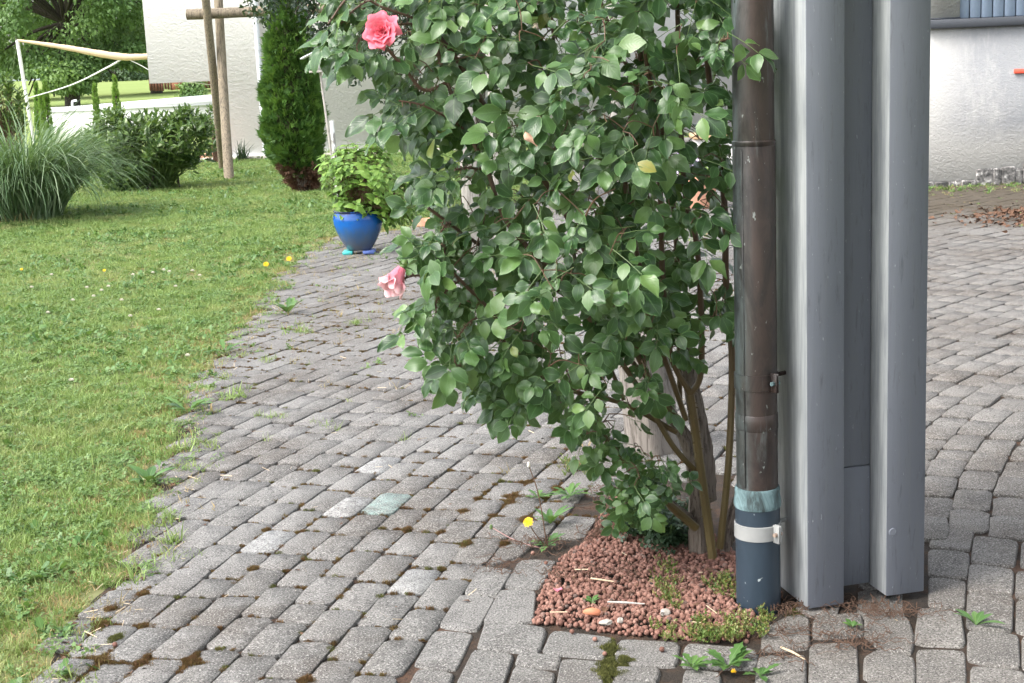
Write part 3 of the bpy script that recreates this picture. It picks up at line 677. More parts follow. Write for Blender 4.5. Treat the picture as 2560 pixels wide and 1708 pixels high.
# weathered stucco house on the right
RY = 14.25
rh = empty('stucco_house', (5, RY, 0), 'stained stucco house with slatted blue-grey shutter on the right', 'house')
rx0, rx1 = 3.95, 9.0
sill = at(2450, 45, RY)[2]; wl = wx(2400, RY, 20)
w_ = MB(); w_.box((rx0, RY, -.06), (rx1, RY+.4, sill-.085)); w_.build('wall', MAT['stuccoR'], rh)
MB().box((rx0+.001, RY+.0, sill+.018), (wl, RY+.398, 3.4)).build('wall_pier', MAT['stuccoR'], rh)
MB().box((rx0+.002, RY+.402, -.06), (rx1, RY+2.6, 3.4)).build('rear_block', MAT['white'], rh)
MB().box((rx0-.2, RY-.3, 3.402), (rx1+.2, RY+2.8, 3.6)).build('roof', MAT['slate'], rh)
MB().box((rx0+.06, RY-.05, sill-.083), (rx1, RY+.1, sill), bev=.006).build('window_sill', MAT['slate'], rh)
MB().box((rx0-.01, RY-.02, sill+.001), (wl+.0, RY+.05, sill+.016)).build('sill_flashing', MAT['slate'], rh)
sp = (wx(2430, RY, 20)-wx(2401, RY, 20))
for i in range(int((rx1-wl)/sp)):
    MB().box((wl+i*sp+.004, RY+.05, sill+.002), (wl+(i+1)*sp-.006, RY+.09, 3.4), bev=.008).build('shutter_slat', MAT['shutter'], rh)
MB().box((wl, RY+.10, sill+.002), (rx1, RY+.13, 3.4)).build('shutter_backing', MAT['slate'], rh)
# broken plinth: rubble edge along the base
pm = MB(); x = rx0
while x < rx1:
    wd = .06+.12*rng.random(); base_t = np.interp(x, [rx0, 4.2, 4.45, 4.5, 9], [.05, .045, .06, .16, .2]); hgt = base_t*(.75+.5*rng.random())
    pm.box((x, RY-.02-.03*rng.random(), -.05), (x+wd, RY-.001, hgt), bev=.012); x += wd-.004
pm.build('plinth', MAT['plinth'], rh, True)
c = at(2556, 178, RY-.03); MB().box((c[0]-.075, RY-.02, c[2]-.022), (c[0]+.3, RY-.002, c[2]+.022), bev=.006).build('red_rail', MAT['red'], rh)

# ================================================================== carport post and downpipe
bB = G(2020, 1530)[:2]; ang = math.radians(13.5)
Mp = (np.array([[math.cos(ang), -math.sin(ang), 0], [math.sin(ang), math.cos(ang), 0], [0, 0, 1]]), np.array([0, 0, 0.]))
loc = (bB[0], bB[1], 0)
pil = empty('carport_post', loc, 'grey painted twin timber carport post', 'post')
def pbox(name, lo, hi, mat, bev=.004):
    o = MB().box(lo, hi, Mp, bev).build(name, mat, pil, False, loc); return o
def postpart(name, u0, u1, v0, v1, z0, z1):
    """a post with its worn left face coloured paler, as if lit from that side"""
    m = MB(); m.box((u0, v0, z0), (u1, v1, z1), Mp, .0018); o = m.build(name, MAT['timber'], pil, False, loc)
    o.data.materials.append(MAT['timberwornlit'])
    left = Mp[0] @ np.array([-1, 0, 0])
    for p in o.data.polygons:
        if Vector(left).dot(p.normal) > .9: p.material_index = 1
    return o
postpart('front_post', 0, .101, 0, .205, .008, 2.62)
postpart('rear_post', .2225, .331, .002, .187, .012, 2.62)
pbox('spacer_board', (.1035, .088, .02), (.220, .128, .345), MAT['timber'], .002)
pbox('spacer_board', (.1035, .0885, .347), (.220, .128, 2.62), MAT['timber'], .002)
pc = G(2020, 1530)[:2]+Mp[0][:2, 0]*.238
wp = MB().lathe([(.0, .003), (.009, .003), (.011, .001), (.011, 0)], (0, 0, 0), 16, False); V_ = np.concatenate(wp.V)
wz = at(2226, 1331, float(pc[1]))[2]
V_ = V_[:, [0, 2, 1]]*np.array([1, -1, 1]); wp.V = [V_ @ Mp[0].T]
wp.build('wood_plug', MAT['timber'], pil, True, (pc[0]-Mp[0][0, 1]*-.0, pc[1]+.0025, wz))
rf = empty('carport_roof', (2.6, 1.0, 2.62), 'timber carport roof carried by the grey post', 'roof')
for i in range(14):
    MB().box((.35+i*.34, -3.2, 2.86), (.35+i*.34+.335, 4.05, 2.885)).build('roof_board', MAT['timber'], rf)
MB().box((.45, 3.62, 2.63), (5.2, 3.80, 2.858)).build('beam', MAT['timber'], rf)

PC = np.array([.616, 3.668]); PYf = PC[1]-.05
def pz(py, px=1890): return at(px, py, PYf)[2]
pipe = empty('downpipe', (PC[0], PC[1], 0), 'brown copper downpipe with blue-grey standpipe foot beside the post', 'downpipe')
L3 = (PC[0], PC[1], 0)
def ring(name, prof, mat, parent=pipe, k=40): return MB().lathe(prof, (0, 0, 0), k).build(name, mat, parent, True, L3)
z1, z2, z3, z4 = pz(1275), pz(1232), pz(365), 2.75
ring('standpipe', [(.0575, -.05), (.0575, z1-.03), (.0575, z1+.002), (.052, z1+.004)], MAT['plastic'])
ring('collar', [(.0595, z1-.004), (.061, z1+.004), (.0602, z1+.012), (.0575, z2-.012), (.0585, z2-.004), (.0565, z2+.003), (.0515, z2+.004)], MAT['verdigris'])
ring('lower_pipe', [(.0528, z2-.01), (.0528, pz(1080)), (.0528, z3-.004), (.0515, z3)], MAT['copper'])
ring('upper_pipe', [(.0508, z3-.02), (.0508, z4)], MAT['copper'])
ring('joint_ring', [(.0515, z3-.003), (.0536, z3+.000), (.0538, z3+.009), (.0512, z3+.012)], MAT['copper'])
for y0, y1 in ((1082, 1042),): ring('sleeve', [(.0530, pz(y0)), (.0543, pz(y0)+.002), (.0543, pz(y1)-.002), (.0530, pz(y1))], MAT['copper'])
m = MB().box((-.0016, -.0548, z2+.01), (.0016, -.0520, z3-.01)); th = -.75
Rz = np.array([[math.cos(th), -math.sin(th), 0], [math.sin(th), math.cos(th), 0], [0, 0, 1]]); m.V = [v @ Rz.T for v in m.V]
m.build('seam', MAT['copper'], pipe, False, L3)
def bracket(y0, y1, r, mat, bolt):
    za, zb = pz(y0), pz(y1)
    b = ring('clamp', [(r, za), (r+.0028, za+.001), (r+.0028, zb-.001), (r, zb)], mat)
    a = -math.pi/2+.62; c, s_ = math.cos(a), math.sin(a)
    m = MB(); zc = (za+zb)/2; hh = (zb-za)/2+.004
    R = np.array([[-s_, c, 0], [c, s_, 0], [0, 0, 1]]).T
    R = np.stack([np.array([-s_, c, 0]), np.array([c, s_, 0]), np.array([0, 0, 1])], 1)
    m.box((-.0045, 0, -hh), (-.0015, .022, hh), (R, np.array([c*r, s_*r, zc])), .001)
    m.box((.0015, 0, -hh), (.0045, .022, hh), (R, np.array([c*r, s_*r, zc])), .001)
    m.build('ear', mat, b, False, L3)
    p = np.array([c*(r+.013), s_*(r+.013), zc]); ax = R[:, 0]
    MB().tube([p-ax*.013, p-ax*.006, p+ax*.006, p+ax*.013], [.0055, .0055, .0035, .0055], 8).build('bolt', bolt, b, True, L3)
    q = np.array([.0, 0, 0]); side = np.array([.07, .06])
    MB().tube([(r*.75, r*.6, zc), (.10, .075, zc)], .006, 8).build('wall_rod', mat, b, True, L3)
bracket(1355, 1318, .0577, MAT['galv'], MAT['bolt'])
bracket(980, 940, .0530, MAT['copper'], MAT['verdigris'])

# ================================================================== plants: the climbing rose
ROSE = [(770,-130),(815,-10),(850,60),(815,105),(880,120),(935,120),(985,165),(930,225),(1010,235),(1020,310),(1075,290),(1100,380),(1062,410),(1085,470),(1115,530),(1060,570),(1015,610),(1010,655),(1090,650),(1110,705),(1050,770),
        (1090,820),(1070,890),(1165,915),(1190,965),(1245,945),(1300,985),(1345,1025),(1405,1040),(1480,1075),(1500,1140),(1540,1200),(1550,1270),(1575,1300),(1620,1285),(1612,1235),(1680,1180),(1640,1120),(1585,1080),(1630,1000),(1690,915),(1745,860),(1815,830),(1822,420),(1822,330),(1855,280),(1850,180),(1880,100),(1870,40),(1835,10),(1835,-130)]
RB = G(1785, 1375); RB[2] = 0
rose = empty('climbing_rose', RB, 'tall climbing rose with pink blooms beside the copper downpipe', 'rose bush')
def pxpath(pts, n=40): return smoothpath([at(x, y, Y) for x, y, Y in pts], n)
CANES = [([(1783,1400,4.0),(1748,1146,3.98),(1735,1048,3.95),(1726,986,3.94)], .0135, .0115),
         ([(1726,986,3.94),(1677,887,3.9),(1657,700,3.86),(1652,519,3.84),(1640,300,3.82),(1610,100,3.8),(1605,-130,3.8)], .0085, .006),
         ([(1726,986,3.94),(1752,932,3.93),(1752,760,3.9),(1740,600,3.88),(1712,480,3.87),(1700,250,3.85),(1690,-120,3.85)], .009, .006),
         ([(1800,1370,4.02),(1822,1150,4.0),(1830,900,3.98),(1815,700,3.96),(1812,520,3.95),(1790,330,3.92),(1765,120,3.9),(1750,-120,3.9)], .0105, .0075),
         ([(1748,1187,4.0),(1686,1120,3.96),(1637,1039,3.92),(1590,960,3.88),(1520,860,3.84),(1400,700,3.8),(1270,560,3.76),(1218,425,3.75),(1170,330,3.75),(1118,207,3.75),(1090,100,3.76),(1080,-80,3.76)], .0085, .005),
         ([(1700,1060,3.98),(1620,940,3.9),(1500,700,3.85),(1380,480,3.82),(1230,290,3.8),(1137,141,3.78),(1081,61,3.78),(1040,-90,3.78)], .0085, .0055),
         ([(1715,1050,3.97),(1620,760,3.9),(1560,420,3.88),(1590,240,3.88),(1602,100,3.88),(1605,-120,3.88)], .008, .006),
         ([(1690,1080,3.98),(1560,1010,3.92),(1418,972,3.86),(1280,888,3.8),(1235,790,3.78),(1160,710,3.74),(1090,640,3.72)], .0075, .004),
         ([(1640,970,3.96),(1440,760,3.9),(1270,660,3.86),(1152,580,3.82),(1070,520,3.8)], .0065, .004),
         ([(1740,1320,4.02),(1650,1240,3.98),(1585,1180,3.93),(1510,1090,3.9),(1471,1035,3.88),(1400,985,3.85)], .0125, .0045),
         ([(1700,1010,4.1),(1690,600,4.08),(1650,300,4.05),(1560,150,4.02),(1500,0,4.0),(1480,-110,4.0)], .0075, .005),
         ([(1560,1000,4.05),(1480,800,4.05),(1420,560,4.05),(1400,300,4.0),(1380,50,4.0),(1370,-100,4.0)], .006, .004),
         ([(1118,207,3.75),(1060,225,3.72),(1010,170,3.7),(965,118,3.68)], .0045, .004),
         ([(1137,141,3.78),(1060,60,3.74),(960,20,3.72),(880,-10,3.7),(820,60,3.68)], .004, .0025),
         ([(1110,690,3.72),(1070,690,3.7),(1030,690,3.68),(1004,700,3.66)], .003, .0028)]
SHOOTS = [[(1170,330,3.75),(1090,290,3.7),(1010,262,3.66),(935,252,3.64)], [(1110,640,3.72),(1080,606,3.68),(1048,606,3.66)], [(1150,700,3.74),(1095,728,3.7),(1050,752,3.66),(1028,782,3.64)],
          [(1280,888,3.8),(1190,905,3.74),(1110,915,3.7),(1075,905,3.68)], [(1235,790,3.78),(1150,800,3.72),(1080,845,3.68)], [(1081,61,3.78),(1000,60,3.72),(890,70,3.68),(830,110,3.66)], [(1040,-60,3.78),(940,-20,3.72),(850,20,3.68),(790,60,3.66)],
          [(1218,425,3.75),(1140,420,3.7),(1075,425,3.66)], [(1152,580,3.8),(1090,560,3.72),(1040,580,3.68)], [(1418,972,3.86),(1330,1000,3.78),(1270,1000,3.74)], [(1740,150,3.9),(1790,110,3.72),(1822,96,3.58)]]
SHOOTS = [[(x+62*i/(len(p)-1) if x < 1300 else x, y, Y) for i, (x, y, Y) in enumerate(p)] for p in SHOOTS]
CANES += [(p, .0032, .0022) for p in SHOOTS]
nodes = []
for pts, r0, r1 in CANES:
    P = pxpath(pts, 60); m = MB(); m.tube(P, np.linspace(r0, r1, len(P)), 8)
    for i in range(2, len(P)-2):                  # thorns
        if rng.random() < .45:
            t = nrm(P[i+1]-P[i]); s_ = nrm(np.cross(t, randdir(1)[0])); rr = np.interp(i, [0, 59], [r0, r1])
            m.tube([P[i]+s_*rr*.8, P[i]+s_*(rr+.003), P[i]+s_*(rr+.0075)-t*.002], [.0022, .0014, .0002], 5)
    m.build('cane', MAT['cane'], rose, True); nodes.append(P)
# old woody stems at the foot
for pts, rr in (([(1752,1400,4.07),(1746,1290,4.07),(1738,1180,4.05),(1715,1100,4.05),(1680,1040,4.04),(1640,985,4.02)], [.045, .036, .033, .027, .021, .014]),
                ([(1762,1250,4.09),(1758,1150,4.08),(1742,1040,4.07),(1722,930,4.06),(1712,850,4.06)], [.036, .034, .032, .026, .02]),
                ([(1810,1385,4.05),(1818,1320,4.04),(1838,1265,4.05),(1852,1225,4.06)], [.016, .0165, .016, .015]),
                ([(1800,1390,4.10),(1826,1345,4.09),(1842,1290,4.12)], [.018, .019, .016]),
                ([(1742,1315,4.06),(1700,1282,4.03),(1652,1240,4.0)], [.018, .02, .012])):
    P = pxpath(pts, 26); R_ = .80*np.interp(np.linspace(0, 1, 26), np.linspace(0, 1, len(rr)), rr); m = MB(); k = 14
    m.tube(P, R_*(1+rng.normal(size=26)*.04), k); v = m.V[0]; ctr = np.repeat(P, k, 0)
    ph = np.tile(np.arange(k), 26); wob = 1+.10*np.sin(ph*2.4+3)+.07*np.sin(ph*5.1+np.repeat(np.arange(26), k)*.25)+rng.normal(size=len(v))*.03
    m.V[0] = ctr+(v-ctr)*wob[:, None]; m.build('woody_stem', MAT['bark'], rose, True)
nodes = np.concatenate(nodes)
# where compound leaves sit
def pn_(c, seed):
    r = np.random.default_rng(seed); v = 0
    for i in range(7): a = r.random()*6.28; v = v+np.sin((c[0]*math.cos(a)+c[1]*math.sin(a))*(2.2+3.5*r.random())+r.random()*6.28)
    return v/7
def sample_poly(poly, n, Yf, Yb, edge_full, px_spacing=0):
    xs = [p[0] for p in poly]; ys = [p[1] for p in poly]; out = []
    while len(out) < n:
        q = rng.random((4000, 2))*[max(xs)-min(xs), max(ys)-min(ys)]+[min(xs), min(ys)]
        q = q[inpoly(q, poly)]; out += q.tolist()
    q = np.array(out[:n]); d = np.clip(edgedist(q, poly)/edge_full, .12, 1)
    mid = (Yf+Yb)/2; Y = mid+(rng.random(n)*2-1)*(Yb-Yf)/2*np.sqrt(d)
    return np.array([at(a, b, y) for (a, b), y in zip(q, Y)]), q
ROSE = [(x+((70 if 175 < y < 400 else 42) if x < 1250 and y > 150 else (66 if x < 1000 and y <= 150 else (24 if x < 1250 else (14 if x < 1420 else 0)))), y-(10 if x > 1150 and y > 900 else 0)) for x, y in ROSE]
tips, tq = sample_poly(ROSE, 1200, 3.50, 4.25, 260)
t2, q2 = sample_poly([(1400,1045),(1480,1075),(1560,1110),(1600,1120),(1690,1170),(1620,1240),(1610,1290),(1560,1300),(1530,1240),(1500,1150)], 80, 3.78, 3.98, 60)
tips = np.concatenate([tips, t2]); tq = np.concatenate([tq, q2])
t3 = []; q3 = []
for p in SHOOTS:
    Pp = pxpath(p, 9)[3:]; Pp = Pp[::1]+rng.normal(size=Pp.shape)*.010; t3.append(Pp); q3.append(proj(Pp))
gapn = pn_([tq[:, 0]/100., tq[:, 1]/100.], 3); cut = (gapn < -.22) & (rng.random(len(tq)) < .72) & (tips[:, 1] < 4.1)
tips = np.concatenate([tips[~cut]]+t3); tq = np.concatenate([tq[~cut]]+q3)
thin = np.zeros(len(tq), bool)
thin |= (tq[:, 0] > 1540) & (tq[:, 0] < 1720) & (tq[:, 1] > 900) & (tq[:, 1] < 1150) & (rng.random(len(tq)) < .6)
thin |= (tq[:, 0] > 1690) & (tq[:, 1] > 430) & (rng.random(len(tq)) < .45)
thin |= (tq[:, 0] < 1000) & (tq[:, 1] < 240) & (rng.random(len(tq)) < .35)
tips = tips[~thin]; tq = tq[~thin]
twigs = MB()
dist = np.array([np.min(np.sum((nodes-t)**2, 1)) for t in tips]); NODE = [nodes]
allN = nodes
for i in np.argsort(dist):
    t = tips[i]; dd = np.sum((allN-t)**2, 1); j = int(np.argmin(dd)); a = allN[j]; L = math.sqrt(dd[j])
    if L > .012:
        mid = (a+t)/2+np.array([0, 0, .12*L])+randdir(1)[0]*L*.10
        P = smoothpath([a, mid, t], 8); twigs.tube(P, np.linspace(.0026 if L > .1 else .0017, .0012, 8), 5, False); allN = np.concatenate([allN, P[1:]])
tag(twigs.build('twigs', MAT['brownstem'], rose, True), kind='stuff')
RL = [leaf(.051, .034, 9, .10, .22, .96, .04, seed=1, pw=.80, acu=.55), leaf(.051, .031, 9, .25, .40, .94, .04, seed=2, pw=.82, acu=.6), leaf(.051, .036, 9, -.08, .15, .98, .035, wave=.20, seed=3, pw=.78, acu=.5),
      leaf(.051, .032, 9, .18, .05, .94, .04, wave=.16, seed=4, pw=.82, acu=.6), leaf(.051, .035, 9, .05, .6, .98, .035, wave=.1, seed=5, pw=.78, acu=.5), leaf(.051, .029, 9, .40, .25, .92, .04, wave=.16, seed=6, pw=.85, acu=.6)]
pos = []; D = []; N = []; SC = []; RN = []
stem = MB(); cen = np.array([at(1450, 520, 4.05)])[0]
for i, t in enumerate(tips):
    outw = nrm((t-cen)*np.array([.55, 1.0, .25])); c2 = nrm(np.array([0, 0, CAMH])-t)
    n0 = nrm(.48*outw+np.array([0, 0, .50])+.30*np.array([-.45, -.9, .1])+.52*randdir(1)[0])
    d0 = outw*np.array([1, .4, 0])+.8*randdir(1)[0]+np.array([-.25, -.1, -.35]); d0 = nrm(d0-n0*(d0 @ n0)*.85)
    size = np.clip(rng.normal(1.0, .2), .55, 1.35)*np.interp(tq[i, 1], [0, 900, 1050, 1300], [1.06, 1.0, .78, .62])
    side = nrm(np.cross(d0, n0)); Lr = .088*size; k = 5 if rng.random() < .72 else (3 if rng.random() < .7 else 7)
    rn = rng.random()**1.3
    if rng.random() < .12: rn = .9+.1*rng.random()
    rn = np.clip(rn*(.75+.4*(tq[i, 1] < 700)), 0, .995)
    stem.tube([t, t+d0*Lr*.5+n0*.004, t+d0*Lr], [.0011, .0009, .0007], 4, False)
    spots = [(1.0, 0, 1.08)]+[(.92, s_, .92) for s_ in (-1, 1)]+([(.50, s_, .78) for s_ in (-1, 1)] if k >= 5 else [])+([(.22, s_, .6) for s_ in (-1, 1)] if k >= 7 else [])
    for f, s_, sc in spots:
        a = s_*math.radians(62+rng.normal()*9); dd = d0*math.cos(a)+side*math.sin(a)+np.array([0, 0, -.22])+.16*randdir(1)[0]
        nn = n0+.5*randdir(1)[0]
        pos.append(t+d0*Lr*f+side*s_*.005); D.append(dd); N.append(nn); SC.append(size*sc*(.92+.16*rng.random())); RN.append(np.clip(rn+rng.normal()*.07, 0, .999))
tag(stem.build('leaf_stalks', MAT['petiole'], rose, True), kind='stuff')
pos = np.array(pos); D = np.array(D); mid_ = proj(pos+nrm(D)*.025)
ok_ = (np.hypot(mid_[:, 0]-962, mid_[:, 1]-84) > 66) & (np.hypot(mid_[:, 0]-985, mid_[:, 1]-700) > 70)
pos = pos[ok_]; R = orient(D[ok_], np.array(N)[ok_]); SC = np.array(SC)[ok_]; RN = np.array(RN)[ok_]
idx = rng.integers(0, 6, len(pos)); q = proj(pos)
inview = (q[:, 1] > 10) & (q[:, 0] > 0); ordr = np.argsort(np.where(inview, pos[:, 1]-.15*SC, 99)); front = ordr[:300]; rest = np.setdiff1d(np.arange(len(pos)), front)
leaves_as_parts(rose, RL, idx, pos, R, SC, MAT['rose'], front)
tag(put('foliage', join_protos('foliage', RL, idx[rest], pos[rest], R[rest], SC[rest], MAT['rose'], RN[rest]), rose), kind='stuff')

def petal(L, w, a0, a1, r0, phi, cup=.0, curl=.5, nv=8, nu=9, wav=.0, seed=0):
    """one petal wrapped round the flower axis (local z): a0..a1 lean from the axis in radians along its length"""
    V = []; uv = []; r = np.random.default_rng(seed); ph = r.random()*6
    ts = np.linspace(0, 1, nv); al = a0+(a1-a0)*ts**1.5+curl*np.clip(ts-.72, 0, 1)**1.0*3
    rr = r0+np.concatenate([[0], np.cumsum(np.sin(al[1:])*L/(nv-1))]); zz = np.concatenate([[0], np.cumsum(np.cos(al[1:])*L/(nv-1))])
    for i, t in enumerate(ts):
        hw = w*(math.sin(math.pi*min(1, .14+.62*t)))
        for s in np.linspace(-1, 1, nu):
            ed = abs(s)**3; tt = rr[i]*(1+cup*s*s); an = phi+s*hw
            z = zz[i]-ed*L*.28*t*t+wav*L*math.sin(3*s+ph)*t*t; rad = tt+wav*L*.8*math.sin(4.3*s+ph*2)*t*t
            V.append((rad*math.cos(an), rad*math.sin(an), z)); uv.append((.5+.5*s, t))
    F = np.array([(i*nu+j, i*nu+j+1, (i+1)*nu+j+1, (i+1)*nu+j) for i in range(nv-1) for j in range(nu-1)])
    return np.array(V), F, np.array(uv)
def rose_flower(P, axis, scale, mat, opened, n, label, ck=1.0):
    fl = empty('rose_flower', P); fl.parent = rose; fl.location = Vector(P)-rose.location; fl['label'] = label
    ax = nrm(np.array(axis, float)); u = nrm(np.cross(ax, [.3, .1, 1])); v = np.cross(ax, u); M = np.stack([u, v, ax], 1)*scale
    for i in range(n):
        f = i/(n-1); a0 = .06+.5*f*opened; a1 = .05+1.15*f*opened; L = .028+.017*f; w = 1.25-.45*f
        V, F, uv = petal(L, w, a0, a1, .0015+.006*f, i*2.39996, .0, (.12+.55*f*opened)*ck, wav=.03+.05*f, seed=i)
        o = put('petal', mesh('petal', V @ M.T, F, mat, True, uv), None); o.parent = fl
    for i in range(5):                            # sepals
        a = i*1.2566; V, F, uv = leaf(.022, .007, 4, .2, .6); Rm = orient(np.array([[math.cos(a), math.sin(a), -.5]]), np.array([[0, 0, -1.]]))[0]
        o = put('sepal', mesh('sepal', (V @ Rm.T+np.array([0, 0, -.002])) @ M.T, F, MAT['weed'], True, uv), None); o.parent = fl
    m = MB().lathe([(.002, -.016), (.005, -.012), (.0055, -.006), (.003, 0)], k=10); m.V[0] = m.V[0] @ M.T
    o = m.build('flower_base', MAT['petiole'], None, True); o.parent = fl
rose_flower(at(962, 84, 3.6), (-.25, -.93, .25), 1.2, MAT['pink'], .9, 34, 'open deep pink rose bloom')
rose_flower(at(1004, 672, 3.66), (-.5, -.45, -.74), 1.65, MAT['pale'], .46, 26, 'nodding pale pink rose bloom', -.35)
V, F, uv = leaf(.045, .018, 6, .5, .4, wave=.3, seed=9); Rm = orient(np.array([[.5, -.1, -.8]]), np.array([[-.6, -.8, .1]]))[0]
o = put('withered_bloom', mesh('withered_bloom', V @ Rm.T, F, MAT['drypetal'], True, uv), rose, at(1312, 328, 3.52)); o['label'] = 'brown withered remains of a bloom'

# ------------------------------------------------------------------ the bed of clay pebbles
bed = tag(put('planting_bed', mesh('planting_bed', [(x, y, -.0145) for x, y in BEDG], [list(range(len(BEDG)))], MAT['bedsoil'])), kind='structure')
def ball(seed, r=.006):
    rr = np.random.default_rng(seed); import bmesh
    bm = bmesh.new(); bmesh.ops.create_icosphere(bm, subdivisions=2, radius=r); ph = rr.random(3)*6
    for v in bm.verts:
        v.co *= 1+.06*math.sin(v.co.x/r*2+ph[0])*math.sin(v.co.y/r*2.3+ph[1])+.012*rr.normal(); v.co.z *= .92
    me = bpy.data.meshes.new('pebble'); bm.to_mesh(me); bm.free(); me.polygons.foreach_set('use_smooth', np.ones(len(me.polygons), bool)); me.materials.append(MAT['clay']); return me
balls = [ball(i) for i in range(5)]
bx = np.array(BEDG); q = []
while len(q) < 7000:
    c = rng.random((6000, 2))*(bx.max(0)-bx.min(0))+bx.min(0); q += c[inpoly(c, BEDG)].tolist()
q = np.array(q); ed = edgedist(q, BEDG)
u0, u1 = Mp[0][:2, 0], Mp[0][:2, 1]
q = q[(ed > .004)]; rel = q-bB; inpost = ((rel @ u0) > -.012) & ((rel @ u0) < .36) & ((rel @ u1) > -.05); q = q[~inpost]
q = q[np.linalg.norm(q-PC, axis=1) > .063]
pxq = proj(np.c_[q, np.zeros(len(q))]); dens = np.clip((pxq[:, 1]-1150)/170, .0, 1); q = q[rng.random(len(q)) < dens*.9+.05]
ed = edgedist(q, BEDG)
zz = -.008+.014*np.clip(ed/.08, 0, 1)+rng.random(len(q))*.010
scatter('clay_pebbles', balls, np.c_[q, zz], rng.random((len(q), 3))*6.28, .62+.8*rng.random(len(q))**1.3, rng.integers(0, 5, len(q)), 'reddish brown round clay pebbles covering the bed below the rose', 'pebbles')
for i, (x, y, s_, lb) in enumerate([(1470,1580,1.0,'round clay pebble lying alone on the paver left of the moss'), (1430,1585,1.1,'round clay pebble on the wide paver below the bed'), (1512,1640,1.0,'clay pebble lying against the green moss joint'), (1332,1388,1.1,'clay pebble on the paver left of the bed edge'),
                                    (1365,1412,1.0,'clay pebble just outside the left edge of the bed'), (1488,1604,1.1,'clay pebble at the right end of the wide paver'), (288,1618,1.2,'pale clay pebble lying in the moss by the lawn edge'), (1655,1630,1.2,'clay pebble beside the leafy dandelion weed')]):
    g_ = G(x, y); o = put('clay_pebble', balls[i % 5], None, (g_[0], g_[1], .006*s_)); o.scale = (s_, s_, s_); tag(o, lb, 'pebble', 'stray clay pebbles on the pavers')
def lump(name, P, s_, mat, label, cat, seed, group=None, rz=0):
    rr = np.random.default_rng(seed); import bmesh
    bm = bmesh.new(); bmesh.ops.create_icosphere(bm, subdivisions=2, radius=1)
    for v in bm.verts: v.co *= 1+rr.normal()*.10; v.co.x *= s_[0]; v.co.y *= s_[1]; v.co.z *= s_[2]
    me = bpy.data.meshes.new(name); bm.to_mesh(me); bm.free(); me.materials.append(mat)
    o = put(name, me, None, (P[0], P[1], P[2])); o.rotation_euler = (0, 0, rz); return tag(o, label, cat, group)
for x, y, s_, lb in ((1515,1556,(.017,.010,.008),'flat cream stone lying on the clay pebbles'), (1551,1551,(.008,.008,.008),'small round pale pebble at the front of the bed'), (1664,1532,(.014,.013,.011),'grey-white angular stone near the stonecrop')):
    lump('pale_stone', G(x, y, .018), s_, MAT['stone'], lb, 'stone', x)
# terracotta shard, stick, petal
m = MB(); th = np.linspace(-.9, .9, 7); out = [(.030*math.sin(a), -.0, .024*math.cos(a)-.008) for a in th]+[(.018, 0, -.004), (-.012, 0, -.002), (-.024, 0, .002)]
n = len(out); m.add([(x, y-.003, z) for x, y, z in out]+[(x, y+.003, z) for x, y, z in out], [tuple(range(n)), tuple(range(2*n-1, n-1, -1))]+[((i+1) % n, i, n+i, n+(i+1) % n) for i in range(n)])
o = m.build('terracotta_shard', MAT['terra'], None, False, G(1480, 1535, .022)); o.rotation_euler = (-.55, 0, -.15); tag(o, 'curved terracotta shard lying in the pebble bed', 'shard')
a, b = G(1518, 1505, .030), G(1612, 1510, .026); tag(MB().tube([a, a*.6+b*.4+[0, 0, .001], b], [.002, .0034, .0015], 6).build('white_stick', plain('white_wood', (.45, .43, .40), .7), None, True), 'thin white stick lying across the clay pebbles', 'stick')
a, b = G(1477, 1446, .024), G(1535, 1454, .026); tag(MB().tube([a, b], [.0028, .0016], 6).build('pale_twig', MAT['straw'], None, True), 'short tan twig lying on the clay pebbles', 'twig')
a, b = G(1952, 1618, .012), G(2012, 1648, .008); tag(MB().tube([a, (a+b)/2+[0, 0, .002], b], [.0024, .003, .002], 6).build('straw_stalk', MAT['straw'], None, True), 'straw stalk lying on the paver below the grey post', 'straw')
V, F, uv = leaf(.032, .026, 5, .3, .3, wave=.2); tag(put('fallen_petal', mesh('fallen_petal', V, F, MAT['pale'], True, uv), None, G(1395, 1478, .02)), 'pale pink rose petal fallen on the clay pebbles', 'petal')

# ground cover below the rose, stonecrop at the pipe, roots at the post
sor = [clover('sorrel_%d' % i, 10, .022, .05, .010, MAT['sorrel'], i, 3) for i in range(3)]
poly = [(1590,1250),(1690,1230),(1715,1300),(1720,1370),(1690,1395),(1620,1380),(1560,1330),(1540,1290)]
P, q = sample_poly(poly, 260, 3.95, 4.15, 60); P = np.array([np.append(G(x, y)[:2], 0) for x, y in q]); P[:, 1] = np.clip(P[:, 1], 0, 4.35)
P = np.array([G(x, 1398-(1398-y)*.55) for x, y in q]); P[:, 2] = .0+rng.random(len(P))*.05
scatter('ground_cover', sor, P, np.c_[rng.normal(size=(len(P), 2))*.4, rng.random(len(P))*6.28], .7+.7*rng.random(len(P)), rng.integers(0, 3, len(P)), 'dark small-leaved ground cover at the foot of the rose', 'ground cover')
def sprig(seed):
    r = np.random.default_rng(seed); pr = []; lf = leaf(.009, .006, 3, .1, .1)
    pp = []; dd = []
    for s_ in range(5):
        a = r.random()*6.28; tip = np.array([math.cos(a)*.018, math.sin(a)*.018, .02+.018*r.random()])
        for j in range(9):
            f = (j+1)/9; b = j*2.4; pp.append(tip*f); dd.append([math.cos(b), math.sin(b), .6+f])
    pp = np.array(pp); dd = np.array(dd); return join_protos('sprig', [lf], np.zeros(len(pp), int), pp, orient(dd, np.array([[0, 0, 1.]]*len(pp))+.3*r.normal(size=(len(pp), 3))), .7+.5*r.random(len(pp)), MAT['stonecrop'], r.random(len(pp))*.6)
sprs = [sprig(i) for i in range(4)]
pp = []
